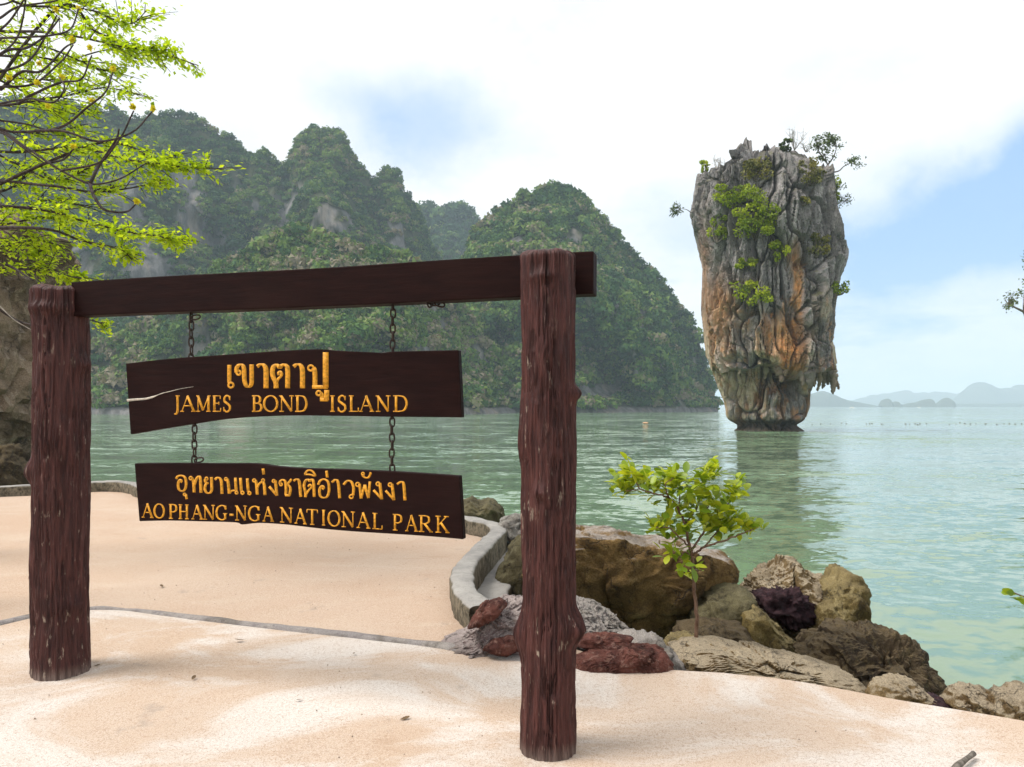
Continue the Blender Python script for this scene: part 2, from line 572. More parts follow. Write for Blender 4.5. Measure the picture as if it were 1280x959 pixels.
def hill(name, label, ridge, k_front, seed, trees, rad, cliff=0.5, tintbase=0.45, patches=(), nu=260, nt=110, warm=0.0, ftlabel=None, low=None, face=0.0):
    ridge = np.array(ridge, float)
    u = np.linspace(ridge[0, 0], ridge[-1, 0], nu)
    v = np.interp(u, ridge[:, 0], ridge[:, 1])
    Y = np.interp(u, ridge[:, 0], ridge[:, 2])
    X = (u - 640) / F * Y
    top = EYE + (HOR - v) / F * Y - rad * 0.85
    H = np.maximum(top - SEA, 0.3)
    ker = np.hanning(41)
    Hs = np.convolve(np.pad(H, 20, 'edge'), ker / ker.sum(), 'valid')
    Hs = np.minimum(Hs, H)
    Hs = np.minimum(np.convolve(np.pad(Hs, 8, 'edge'), np.hanning(17) / np.hanning(17).sum(), 'valid'), H)
    t = np.concatenate([np.linspace(0, 1, nt - 30), np.linspace(1, 2, 31)[1:]])
    S, Tt = np.meshgrid(np.arange(nu), t, indexing='ij')
    Hr, Hsm = H[S], Hs[S]
    ft = np.clip(Tt, 0, 1)
    prof = 0.62 * ft ** 0.75 + 0.38 * ft ** 2.2
    zf = (Hsm + (Hr - Hsm) * sstep(ft, 0.45, 1.0)) * prof
    back = np.clip(Tt - 1, 0, 1)
    z = np.where(Tt <= 1, zf, Hr * (1 - back ** 1.5))
    yy = Y[S] - k_front * Hsm * (1 - ft) + 0.9 * Hr * back
    P = np.stack([X[S] + face * (Y[S] - yy), yy, z + SEA], -1).reshape(-1, 3)
    tf = Tt.ravel()
    # gullies, ribs and broken steps
    Hm = Hr.ravel()
    am = np.minimum(Hm / 60, 1.0)
    w_ = fbm(P * np.array([0.022, 0.022, 0.007]) + seed, 4, seed)
    w2_ = fbm(P * np.array([0.08, 0.08, 0.03]) + seed, 3, seed + 5)
    mask = np.sin(np.clip(tf, 0, 1) ** 0.8 * math.pi) ** 0.8 * (tf <= 1)
    P[:, 1] += am * (34 * w_ + 9 * w2_) * mask
    P[:, 2] += am * (6.0 * w2_ + 12 * fbm(P * 0.018 + 50, 3, seed + 8)) * mask * np.clip(P[:, 2] / 25, 0, 1)
    P[:, 2] += am * (1.3 * vnoise(P * np.array([0.16, 0.02, 0.0]), seed + 3) + 1.5 * vnoise(P * np.array([0.4, 0.02, 0.0]), seed + 4)) * (np.abs(tf - 1) < 0.2)
    P[:, 2] = np.where(tf <= 0, SEA - 1.0, P[:, 2])
    P[:, 2] = np.where(tf >= 2, SEA - 1.0, P[:, 2])
    i = (np.arange(nu - 1)[:, None] * nt + np.arange(nt - 1)[None]).ravel()
    q = np.stack([i, i + nt, i + nt + 1, i + 1], 1)
    A = P.reshape(nu, nt, 3)
    du = np.gradient(A, axis=0)
    dv = np.gradient(A, axis=1)
    N = np.cross(du, dv).reshape(-1, 3)
    area = np.linalg.norm(N, axis=1)
    N /= area[:, None] + 1e-9
    N[N[:, 2] < 0] *= -1
    steep = 1 - N[:, 2]
    cm = fbm(P * np.array([0.05, 0.05, 0.02]) + 9 + seed, 4, seed + 20)
    rock = sstep(cm * 0.8 + steep * 0.9 - (1 - cliff), 0.12, 0.34)
    for (pu, pv, ru, rv, amt) in patches:
        uu = 640 + P[:, 0] / P[:, 1] * F
        vv = HOR - (P[:, 2] - EYE) / P[:, 1] * F
        d = ((uu - pu) / ru) ** 2 + ((vv - pv) / rv) ** 2 + 0.5 * cm
        rock = np.maximum(rock, amt * sstep(1.1 - d, 0.0, 0.4))
    rock = rock * (1 - sstep(tf, 0.8, 0.9))
    shore = P[:, 2] < SEA + 2.0
    rock = np.where(shore, 1.0, rock)
    mb = MB()
    mb.add(P, q, None, rock)
    o = mb.build(name, m_hill)
    tag(o, label, 'hill', kind='structure')
    # the wood on it
    g = np.random.default_rng(seed)
    ok = (tf > 0.01) & (tf < 1.1) & (P[:, 2] > SEA + 1.8)
    wgt = area * ok * np.clip(1 - rock * 0.94, 0.03, 1)
    pick = g.choice(len(P), trees, p=wgt / wgt.sum())
    C = P[pick] + (du.reshape(-1, 3)[pick] * g.uniform(-.5, .5, trees)[:, None] + dv.reshape(-1, 3)[pick] * g.uniform(-.5, .5, trees)[:, None])
    r = rad * g.uniform(0.4, 1.0, trees) ** 1.0 * np.where(g.random(trees) < 0.12, 1.55, 1.1)
    C[:, 2] += r * 0.25
    tint = tintbase + 0.16 * fbm(C * 0.03, 3, seed + 31) + g.normal(0, 0.21, trees)
    if low:
        tint += low * sstep(-C[:, 2], -35, -2)
    tint += warm * sstep(fbm(C * 0.05 + 77, 3, seed + 40), 0.1, 0.5)
    V, tt = crown_cards(C, r, np.clip(tint, 0, 1), 84, seed + 2, 0.72)
    mb = MB()
    mb.add(V, None, np.arange(len(V)).reshape(-1, 3), tt)
    fo = mb.build('forest', m_forest, None, False)
    tag(fo, ftlabel, 'forest', kind='stuff')
    return o


hill('far_hill', 'round far wooded hill in the gap between the two peaks',
     [(430, 330, 640), (470, 285, 640), (505, 268, 640), (522, 262, 640), (535, 255, 640), (552, 250, 640), (578, 251, 640), (590, 262, 640), (598, 280, 640), (612, 310, 640), (640, 360, 640), (690, 505, 640)],
     0.7, 3, 1500, 6.0, 0.35, 0.30, nu=140, nt=80, ftlabel='blue green wood covering the round far hill')
hill('ridge', 'long jagged wooded limestone ridge with a knob peak',
     [(-420, 260, 330), (-250, 170, 345), (-120, 140, 360), (0, 122, 380), (100, 128, 390), (160, 142, 400), (190, 140, 400), (215, 136, 400), (235, 139, 400), (250, 150, 400), (270, 158, 400), (290, 169, 400), (300, 176, 402), (303, 185, 402), (330, 189, 405), (352, 199, 407), (364, 206, 408), (369, 196, 408), (374, 177, 408), (382, 163, 408), (395, 159, 408), (410, 157, 408), (422, 161, 408), (430, 173, 408), (436, 184, 408), (446, 198, 410), (455, 210, 410), (463, 219, 412), (476, 216, 415), (486, 206, 415), (498, 208, 416), (502, 236, 418), (512, 244, 420), (523, 262, 425), (535, 290, 430), (550, 330, 432), (575, 390, 435), (620, 470, 440), (660, 506, 445)],
     0.85, 11, 9200, 2.7, 0.52, 0.40, nu=420, nt=130, warm=0.22, ftlabel='dark olive wood covering the long jagged ridge', face=0.28,
     patches=((250, 420, 16, 60, 0.9), (480, 230, 10, 25, 0.6)))
hill('near_hill', 'lower bright green wooded hill at the foot of the jagged ridge',
     [(-200, 440, 235), (60, 440, 235), (150, 415, 238), (220, 375, 240), (262, 345, 240), (290, 322, 240), (325, 301, 240), (355, 290, 240), (385, 286, 240), (420, 297, 240), (450, 305, 242), (485, 310, 245), (520, 326, 250), (555, 352, 255), (590, 395, 260), (620, 440, 265), (650, 485, 270), (668, 507, 272)],
     0.9, 29, 3300, 2.7, 0.32, 0.66, nu=300, nt=110, warm=0.16, face=0.2, ftlabel='bright green wood on the low hill below the ridge',
     patches=((247, 430, 14, 50, 0.95), (150, 440, 18, 40, 0.5)))
hill('cone_hill', 'steep cone shaped wooded hill with pale cliffs by the water',
     [(540, 507, 350), (560, 430, 348), (575, 360, 346), (585, 310, 345), (592, 290, 345), (602, 274, 345), (622, 261, 345), (640, 249, 345), (650, 243, 345), (660, 238, 345), (678, 235, 345), (692, 233, 345), (708, 233, 345), (722, 238, 345), (735, 250, 345), (748, 268, 345), (760, 281, 345), (775, 293, 345), (790, 309, 345), (808, 330, 345), (820, 344, 345), (835, 362, 345), (848, 378, 345), (862, 397, 345), (874, 420, 345), (884, 452, 345), (892, 485, 345), (898, 507, 345)],
     0.85, 47, 3600, 3.2, 0.40, 0.46, nu=280, nt=120, warm=0.2, ftlabel='mid green wood covering the steep cone shaped hill', low=0.12,
     face=-0.12, patches=((745, 492, 36, 14, 1.0), (640, 305, 14, 16, 0.8), (745, 345, 8, 30, 0.7), (800, 400, 7, 22, 0.8), (765, 400, 6, 20, 0.7), (835, 410, 8, 12, 0.8), (770, 385, 9, 14, 0.7)))


def far_island(label, ridge, Y, seed):
    ridge = np.array(ridge, float)
    nu, nt = 90, 12
    u = np.linspace(ridge[0, 0], ridge[-1, 0], nu)
    v = np.interp(u, ridge[:, 0], ridge[:, 1])
    X = (u - 640) / F * Y
    H = np.maximum(EYE + (HOR - v) / F * Y - SEA, 0.5)
    H = H * (1 + 0.10 * vnoise(np.stack([X * 0.03, X * 0, X * 0], 1), seed))
    t = np.linspace(-1, 1, nt)
    S, Tt = np.meshgrid(np.arange(nu), t, indexing='ij')
    z = H[S] * np.sqrt(np.clip(1 - np.abs(Tt) ** 2.5, 0, 1)) + SEA - 0.6
    P = np.stack([X[S], Y + Tt * (10 + H[S] * 0.9), z], -1).reshape(-1, 3)
    i = (np.arange(nu - 1)[:, None] * nt + np.arange(nt - 1)[None]).ravel()
    mb = MB()
    mb.add(P, np.stack([i, i + nt, i + nt + 1, i + 1], 1), None, 0.1)
    o = mb.build('distant_hill', m_hill)
    return tag(o, label, 'hill', kind='structure')


far_island('pale blue low hill on the horizon beside the sea stack', [(985, 507, 0), (1010, 492, 0), (1028, 488, 0), (1045, 494, 0), (1058, 499, 0), (1075, 503, 0), (1095, 507, 0)], 2400, 1)
far_island('small twin humped island on the horizon', [(1100, 507, 0), (1105, 499, 0), (1109, 497, 0), (1113, 503, 0), (1120, 501, 0), (1126, 506, 0), (1136, 504, 0), (1145, 503, 0), (1153, 500, 0), (1162, 498, 0), (1165, 507, 0)], 2100, 2)
far_island('small dome shaped island on the horizon', [(1166, 507, 0), (1176, 501, 0), (1183, 497, 0), (1188, 500, 0), (1192, 507, 0)], 2100, 3)
far_island('faint flat mountain range behind the horizon islands', [(1040, 507, 0), (1080, 496, 0), (1115, 491, 0), (1130, 488, 0), (1150, 490, 0), (1175, 489, 0), (1210, 492, 0), (1260, 496, 0), (1340, 506, 0)], 4200, 4)
far_island('large pale blue mountain beyond the horizon islands', [(1170, 507, 0), (1195, 498, 0), (1208, 488, 0), (1218, 481, 0), (1228, 478, 0), (1240, 481, 0), (1255, 485, 0), (1275, 483, 0), (1300, 487, 0), (1350, 495, 0), (1420, 507, 0)], 3400, 5)
far_island('long low coast along the horizon', [(1150, 507, 0), (1165, 505, 0), (1280, 504, 0), (1420, 503, 0), (1500, 507, 0)], 2700, 6)

# ---- plaza and front pavement
kerb_pts = [onz(u, v, 0.18) for (u, v) in ((604, 757), (592, 748), (583, 737), (578, 722), (582, 705), (597, 688), (616, 669), (623, 660), (615, 653.5), (592, 648), (576, 646))]
kerb_pts = [p[:2] for p in kerb_pts] + [(-2.2, 10.15), (-4.4, 11.35), (-6.3, 12.55), (-7.0, 13.35), (-7.4, 13.65), (-7.9, 13.62), (-9.1, 12.85), (-11, 12.2), (-13, 11.7)]
kerb_line = catmull([(x, y, 0) for x, y in kerb_pts], 10)

m_plaza, n, out = mat_new('washed_sand_concrete')
pos, nz = geo(n)
a1 = n.noise(pos, 0.55, 6, 0.6, 0.3)
a2 = n.noise(n.scalev(pos, (0.5, 1.6, 1)), 1.6, 7, 0.62, 0.5)
a3 = n.noise(pos, 60, 3, 0.6)
a4 = n.noise(pos, 190, 2, 0.6)
front = n.new('ShaderNodeAttribute', attribute_name='tint').outputs['Fac']
cA = n.mix(n.smooth(a1, 0.35, 0.65), (0.505, 0.365, 0.262), (0.54, 0.415, 0.315))
cA = n.mix(n.smooth(a2, 0.5, 0.72, 0, 0.6), cA, (0.57, 0.46, 0.36))
cB = n.mix(n.smooth(a1, 0.40, 0.60), (0.56, 0.45, 0.355), (0.52, 0.39, 0.285))
a5 = n.noise(n.scalev(pos, (0.8, 1.2, 1)), 0.9, 8, 0.66, 0.8)
cB = n.mix(n.smooth(a5, 0.44, 0.60, 0, 0.85), cB, (0.66, 0.62, 0.57))
col = n.mix(front, cA, cB)
col = n.mix(n.smooth(a2, 0.36, 0.30, 0, 0.35), col, (0.38, 0.24, 0.145))
col = n.mix(n.smooth(a3, 0.50, 0.70, 0, 0.45), col, (0.33, 0.21, 0.13))
col = n.mix(n.smooth(a4, 0.48, 0.68, 0, 0.65), col, (0.30, 0.20, 0.135))
col = n.mix(n.smooth(a4, 0.46, 0.28, 0, 0.6), col, (0.60, 0.54, 0.48))
st_ = n.noise(pos, 2.3, 8, 0.72)
col = n.mix(n.smooth(st_, 0.60, 0.70, 0, 0.5), col, (0.30, 0.25, 0.21))
col = n.mix(1.0, col, (0.98, 0.97, 0.98), 'MULTIPLY')
hh = n.m('ADD', n.m('MULTIPLY', a3, 0.5), n.m('ADD', n.m('MULTIPLY', a4, 0.3), n.m('MULTIPLY', a2, 1.2)))
finish(n, out, col, 0.92, n.bump(hh, 0.5, 0.012), 0.15)

seam_px = [(-160, 826), (-60, 797), (0, 781), (60, 768), (110, 763), (170, 766), (260, 776), (330, 784), (420, 794), (480, 801), (560, 811), (620, 821), (660, 828)]
seam = catmull([onz(u, v) for u, v in seam_px], 6)


def sheet(name, outline, z, bottom, mat, label, tintv, relief, step=0.12, seedv=0):
    """a slab of uneven top with sides down to bottom, from a plan outline"""
    bm = bmesh.new()
    vs = [bm.verts.new((x, y, z)) for x, y in outline]
    f = bm.faces.new(vs)
    f.normal_update()
    if f.normal.z < 0:
        bmesh.ops.reverse_faces(bm, faces=[f])
    x0, y0 = np.min(outline, 0)
    x1, y1 = np.max(outline, 0)
    for c in np.arange(math.floor(x0) + .01, x1, 0.25):
        bmesh.ops.bisect_plane(bm, geom=bm.verts[:] + bm.edges[:] + bm.faces[:], plane_co=(c, 0, 0), plane_no=(1, 0, 0))
    for c in np.arange(math.floor(y0) + .01, y1, 0.25):
        bmesh.ops.bisect_plane(bm, geom=bm.verts[:] + bm.edges[:] + bm.faces[:], plane_co=(0, c, 0), plane_no=(0, 1, 0))
    topf = bm.faces[:]
    ed = [e for e in bm.edges if e.is_boundary]
    ret = bmesh.ops.extrude_edge_only(bm, edges=ed)
    low = {v_ for v_ in ret['geom'] if isinstance(v_, bmesh.types.BMVert)}
    P = np.array([v_.co for v_ in bm.verts])
    nz_ = relief * fbm(P * np.array([1.1, 1.1, 0]) + 3 + seedv, 3, 3 + seedv)
    for i_, v_ in enumerate(bm.verts):
        if v_ in low:
            v_.co.z = bottom
        else:
            v_.co.z += nz_[i_]
    me = bpy.data.meshes.new(name)
    bm.to_mesh(me)
    bm.free()
    a_ = me.attributes.new('tint', 'FLOAT', 'POINT')
    a_.data.foreach_set('value', np.full(len(me.vertices), tintv, np.float32))
    me.polygons.foreach_set('use_smooth', np.full(len(me.polygons), False))
    o = obj(name, me, mat)
    tag(o, label, 'ground', kind='structure')
    return o


kl = kerb_line[:, :2]
plaza_out = [tuple(p) for p in kl] + [(-14, 11.4), (-14, -8), (0.9, -8), (1.0, 2.0)] + [tuple(onz(u, v)[:2]) for u, v in ((800, 852), (740, 815), (660, 790), (620, 775))]
sheet('plaza', plaza_out, -0.012, -1.6, m_plaza, 'sandy peach concrete plaza behind the sign', 0.0, 0.010)
edge_px = [(655, 822), (700, 835), (760, 838), (820, 838), (860, 840), (900, 842), (960, 848), (1010, 855), (1060, 864), (1110, 874), (1160, 883), (1220, 894), (1280, 905)]
edge = [tuple(onz(u, v)[:2]) for u, v in edge_px]
front_out = [tuple(p[:2]) for p in seam] + edge[1:] + [(3.3, 3.35), (4.3, 2.9), (5.4, 2.0), (6.2, 0.5), (6.2, -8.2), (-13.9, -8.2), (-13.9, 4.8), (-7.5, 5.1)]
sheet('pavement', front_out, 0.012, -1.4, m_plaza, 'pale cream concrete pavement under the sign posts', 1.0, 0.010, seedv=40)

# the grey mortar joint between the two
m_mortar = mat_rock('mortar', (0.30, 0.27, 0.26), (0.38, 0.34, 0.31), (0.22, 0.19, 0.19), None, scale=3, bump=0.5, crack=0.2)
mb = MB()
L = len(seam)
tg = np.gradient(seam, axis=0)
tg /= np.linalg.norm(tg, axis=1)[:, None]
nr = np.stack([-tg[:, 1], tg[:, 0], tg[:, 2]], 1)
wd = 0.045 + 0.022 * vnoise(seam * 3.0, 5) + 0.03 * np.clip((seam[:, 0] + 2) / 2, 0, 1)
rows = []
for s_, hz in ((-1, -0.03), (-0.8, 0.019), (-0.2, 0.030), (0.4, 0.026), (0.9, 0.010), (1.1, -0.04)):
    p = seam + nr * (wd * s_)[:, None]
    p[:, 2] = hz + 0.007 * vnoise(p * 9, 8)
    rows.append(p)
A = np.stack(rows, 1).reshape(-1, 3)
i = (np.arange(L - 1)[:, None] * 6 + np.arange(5)[None]).ravel()
mb.add(A, np.stack([i, i + 6, i + 7, i + 1], 1))
tag(mb.build('mortar_joint', m_mortar), 'rough grey mortar joint curving between plaza and pavement', 'joint', kind='structure')

# ---- low kerb wall round the plaza
m_kerb, n, out = mat_new('stained_concrete')
pos, nz = geo(n)
k1 = n.noise(pos, 3.0, 7, 0.65)
k2 = n.noise(n.scalev(pos, (1, 1, 0.8)), 16, 7, 0.75)
k3 = n.noise(pos, 120, 3, 0.6)
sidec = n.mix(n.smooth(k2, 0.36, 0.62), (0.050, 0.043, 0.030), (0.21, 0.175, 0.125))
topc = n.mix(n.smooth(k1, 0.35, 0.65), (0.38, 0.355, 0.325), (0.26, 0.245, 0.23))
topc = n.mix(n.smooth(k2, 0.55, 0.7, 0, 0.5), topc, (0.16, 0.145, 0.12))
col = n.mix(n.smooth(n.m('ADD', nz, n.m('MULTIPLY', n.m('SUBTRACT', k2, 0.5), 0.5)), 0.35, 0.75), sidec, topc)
col = n.mix(n.smooth(k3, 0.52, 0.75, 0, 0.4), col, (0.10, 0.09, 0.075))
finish(n, out, col, 0.92, n.bump(n.m('ADD', k2, n.m('MULTIPLY', k3, 0.5)), 0.6, 0.02), 0.15)


def sweep(line, section, seed, amp=0.012):
    P = np.asarray(line, float)
    tg = np.gradient(P, axis=0)
    tg /= np.linalg.norm(tg, axis=1)[:, None]
    nr = np.stack([tg[:, 1], -tg[:, 0], 0 * tg[:, 2]], 1)       # to the right of travel = seaward
    sec = np.array(section)
    V = P[:, None] + nr[:, None] * sec[None, :, :1] + np.array([0, 0, 1.0]) * sec[None, :, 1:]
    k = len(sec)
    V = V.reshape(-1, 3)
    V = V + amp * np.stack([fbm(V * 6, 3, seed), fbm(V * 6, 3, seed + 7), 0.7 * fbm(V * 5, 3, seed + 11)], 1)
    i = (np.arange(len(P) - 1)[:, None] * k + np.arange(k - 1)[None]).ravel()
    q = np.stack([i, i + 1, i + k + 1, i + k], 1)
    t = [[0, j, j + 1] for j in range(1, k - 1)]
    b = (len(P) - 1) * k
    t += [[b, b + j + 1, b + j] for j in range(1, k - 1)]
    mb = MB()
    mb.add(V, q, t)
    return mb


def section(w_, top, bot):
    h = w_ / 2
    r = 0.03
    return [(-h, bot), (-h, top * .35 + bot * .65), (-h, top - r), (-h + r * .4, top - r * .3), (-h + r, top), (0, top + 0.004), (h - r, top), (h - r * .4, top - r * .3), (h, top - r), (h, top * .35 + bot * .65), (h, bot)]


kd = catmull([(x, y, 0) for x, y in kerb_pts], 22)
# direction of travel starts near the post and runs out along the plaza: seaward is to its right
kerb = sweep(kd, section(0.2, 0.18, -0.12), 3).build('kerb_wall', m_kerb)
tag(recentre(kerb), 'low stained concrete kerb wall curving round the plaza', 'kerb wall')
kq = kd[:22 * 8]
ledge = sweep(kq + np.array([0.22, 0.02, 0]), section(0.34, -0.06, -1.3), 9, 0.02).build('concrete_ledge', m_kerb)
tag(recentre(ledge), 'lower concrete ledge on the sea side of the kerb', 'ledge')

# ------------------------------------------------------------------ SIGN
m_post, n, out = mat_new('maroon_painted_log')
pos, nz = geo(n)
v1 = n.scalev(pos, (1, 1, 0.10))
p1 = n.noise(v1, 44, 6, 0.7, 0.2)
p2 = n.noise(n.scalev(pos, (1, 1, 0.16)), 60, 5, 0.7)
p3 = n.noise(pos, 2.2, 5, 0.6)
grv = n.new('ShaderNodeAttribute', attribute_name='tint').outputs['Fac']
col = n.mix(n.smooth(p1, 0.35, 0.65), (0.036, 0.013, 0.012), (0.095, 0.033, 0.028))
col = n.mix(n.smooth(p3, 0.5, 0.72, 0, 0.55), col, (0.080, 0.036, 0.035))
col = n.mix(n.smooth(p2, 0.60, 0.70, 0, 0.5), col, (0.27, 0.17, 0.14))
col = n.mix(n.m('MULTIPLY', n.smooth(n.noise(n.scalev(pos, (1, 1, 0.28)), 34, 4, 0.6), 0.62, 0.68, 0, 0.75), n.smooth(p3, 0.44, 0.56)), col, (0.45, 0.36, 0.28))
col = n.mix(n.m('MULTIPLY', grv, 0.65), col, (0.02, 0.008, 0.007))
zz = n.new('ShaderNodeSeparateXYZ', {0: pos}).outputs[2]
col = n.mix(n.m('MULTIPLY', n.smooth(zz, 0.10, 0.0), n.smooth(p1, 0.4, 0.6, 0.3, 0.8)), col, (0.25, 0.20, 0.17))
finish(n, out, col, n.smooth(p3, 0.3, 0.7, 0.42, 0.65), n.bump(n.m('ADD', p1, n.m('MULTIPLY', p2, 0.7)), 0.7, 0.014), 0.22)

m_beam, n, out = mat_new('dark_brown_timber')
pos, nz = geo(n)
b1 = n.noise(n.scalev(pos, (0.12, 0.12, 1)), 40, 6, 0.65, 0.3)
b2 = n.noise(pos, 2.6, 5, 0.6)
col = n.mix(n.smooth(b1, 0.35, 0.68), (0.011, 0.0036, 0.0032), (0.018, 0.006, 0.005))
col = n.mix(n.smooth(b2, 0.48, 0.75, 0, 0.6), col, (0.022, 0.0095, 0.008))
scr = n.noise(n.scalev(pos, (0.3, 0.3, 1)), 14, 6, 0.75, 0.5)
col = n.mix(n.smooth(scr, 0.70, 0.74, 0, 0.35), col, (0.14, 0.085, 0.06))
finish(n, out, col, n.smooth(b2, 0.3, 0.7, 0.5, 0.7), n.bump(n.m('ADD', b1, n.m('MULTIPLY', b2, 0.4)), 0.3, 0.008), 0.07)
m_letter = mat_plain('ochre_paint', (0.80, 0.35, 0.022), 0.6, 0.5, 70)
m_splinter = mat_plain('raw_split_wood', (0.62, 0.55, 0.46), 0.8, 0.4, 60)
m_chain = mat_plain('rusted_iron', (0.045, 0.026, 0.018), 0.6, 0.5, 60, 0.5, 0.5)

PR, PL = np.array([0.1665, 3.33]), np.array([-2.70, 4.31])


def post(base, r0, top, seed, knots, root, cut):
    nth, nz_ = 240, 260
    th = np.linspace(0, 2 * math.pi, nth, endpoint=False)
    z = np.linspace(-0.25, top, nz_)
    Tz, Th = np.meshgrid(z, th, indexing='ij')
    Tz, Th = Tz.ravel(), Th.ravel()
    c3 = np.stack([np.cos(Th), np.sin(Th), 0 * Th], 1)
    wob = fbm(np.stack([np.cos(Th) * 1.2, np.sin(Th) * 1.2, Tz * 1.6], 1) + seed, 3, seed)
    q = np.stack([np.cos(Th) * 13, np.sin(Th) * 13, Tz * 1.0], 1)
    q = q + 0.6 * np.stack([vnoise(np.stack([np.cos(Th) * 2, np.sin(Th) * 2, Tz * 4], 1) + k, seed + k) for k in range(3)], 1)
    g1 = fbm(q, 3, seed + 4)
    gr = 1 - np.abs(g1)
    groove = sstep(gr, 0.80, 0.99) * np.clip(0.55 + 0.9 * fbm(np.stack([np.cos(Th) * 1.5, np.sin(Th) * 1.5, Tz * 2.2], 1), 3, seed + 60), 0.1, 1.2)
    fine = fbm(np.stack([np.cos(Th) * 26, np.sin(Th) * 26, Tz * 5], 1), 3, seed + 9)
    q2 = np.stack([np.cos(Th) * 5, np.sin(Th) * 5, Tz * 9], 1)
    chip = sstep(vnoise(q2, seed + 14), 0.45, 0.7)
    r = r0 * (1 + 0.075 * wob + 0.06 * sstep(-Tz, -0.35, 0.0)) - 0.012 * groove + 0.006 * fine - 0.006 * chip
    for (a, kz, h, sa, sz) in knots:
        da = np.angle(np.exp(1j * (Th - a)))
        r = r + 1.6 * h * np.exp(-(da / sa) ** 2 - ((Tz - kz) / sz) ** 2) * (1 + 0.35 * fine)
    # rounded, uneven head
    r = r * np.where(Tz > top - 0.03, np.sqrt(np.clip(1 - ((Tz - top + 0.03) / 0.042) ** 2, 0.02, 1)), 1)
    zz_ = Tz + 0.012 * fbm(c3 * 2 + 4, 3, seed + 2) * sstep(Tz, top - 0.2, top)
    P = np.stack([base[0] + r * np.cos(Th), base[1] + r * np.sin(Th), zz_], 1)
    i = (np.arange(nz_ - 1)[:, None] * nth + np.arange(nth)[None])
    j = (np.arange(nz_ - 1)[:, None] * nth + (np.arange(nth)[None] + 1) % nth)
    qd = np.stack([i, j, j + nth, i + nth], -1).reshape(-1, 4)
    ring = np.arange((nz_ - 1) * nth, nz_ * nth)
    P = np.vstack([P, [[base[0], base[1], top + 0.004]]])
    t = np.stack([ring, np.roll(ring, -1), np.full(nth, len(P) - 1)], 1)
    mb = MB()
    mb.add(P, qd, t, np.append(np.clip(groove + 0.4 * chip, 0, 1), 0))
    o = mb.build('post', m_post)
    under(o, root)
    return o


frame = empty('signpost', (-1.27, 3.83, 0.0))
tag(frame, 'maroon log post frame with a dark timber crossbeam on the pavement', 'signpost')


def zat(v, Y):
    return EYE - (v - HOR) / F * Y


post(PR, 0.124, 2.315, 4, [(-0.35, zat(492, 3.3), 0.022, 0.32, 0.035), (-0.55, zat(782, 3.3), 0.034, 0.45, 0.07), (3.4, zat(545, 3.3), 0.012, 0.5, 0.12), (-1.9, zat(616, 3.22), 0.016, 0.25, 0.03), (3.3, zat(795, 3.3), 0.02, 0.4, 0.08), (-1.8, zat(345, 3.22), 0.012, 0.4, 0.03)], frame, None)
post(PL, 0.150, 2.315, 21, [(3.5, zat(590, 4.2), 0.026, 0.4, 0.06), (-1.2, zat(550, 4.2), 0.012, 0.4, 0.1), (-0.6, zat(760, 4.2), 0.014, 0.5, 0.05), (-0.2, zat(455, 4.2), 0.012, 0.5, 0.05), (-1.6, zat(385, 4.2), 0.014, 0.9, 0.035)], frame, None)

SL = -0.283
TV = np.array([1, SL, 0]) / math.hypot(1, SL)
NV = np.array([SL, -1, 0]) / math.hypot(1, SL)       # towards the viewer
B0 = np.array([0.385, 3.40, 0])


def plank(name, corners_front, thick, mat, bevel=0.006):
    """a board from its front outline (points in the sign plane)"""
    bm = bmesh.new()
    fv = [bm.verts.new(p) for p in corners_front]
    f = bm.faces.new(fv)
    f.normal_update()
    if f.normal.dot(Vector(NV)) < 0:
        f.normal_flip()
    r = bmesh.ops.extrude_face_region(bm, geom=[f])
    for v_ in r['geom']:
        if isinstance(v_, bmesh.types.BMVert):
            v_.co -= Vector(NV * thick)
    bmesh.ops.recalc_face_normals(bm, faces=bm.faces[:])
    bmesh.ops.bevel(bm, geom=bm.edges[:], offset=bevel, segments=2, affect='EDGES', profile=0.6)
    me = bpy.data.meshes.new(name)
    bm.to_mesh(me)
    bm.free()
    return obj(name, me, mat)


x0, x1 = -2.60, 0.385
zb0, zb1 = 2.129, 2.333
gsec = []
for s_ in np.linspace(0, 1, 15):
    x = x0 + (x1 - x0) * s_
    gsec.append(np.array([x, B0[1] + (x - B0[0]) * SL, zb1 + 0.003 * math.sin(9 * s_)]))
for s_ in np.linspace(1, 0, 15):
    x = x0 + (x1 - x0) * s_
    gsec.append(np.array([x, B0[1] + (x - B0[0]) * SL, zb0 + 0.003 * math.sin(7 * s_ + 1)]))
under(plank('crossbeam', gsec, 0.10, m_beam), frame)

BP = B0 - NV * 0.03          # the plane of the board fronts


def pl(u, v, lift=0.0):
    d = np.array([(u - 640) / F, 1.0, -(v - HOR) / F])
    c = np.array([0, 0, EYE])
    t = (BP + NV * lift - c)[:2].dot(NV[:2]) / d[:2].dot(NV[:2])
    return c + d * t


def board(label, px, cat='sign board'):
    o = plank('sign_board', [pl(u, v) for u, v in px], 0.045, m_beam, 0.005)
    tag(o, label, cat)
    c = Vector(pl(*np.mean(px, 0)) - NV * 0.02)
    o.data.transform(__import__('mathutils').Matrix.Translation(-c))
    o.location = c
    return o


def smoothpoly(pts, n=6):
    return [tuple(p[:2]) for p in catmull([(a, b, 0) for a, b in pts], n)]


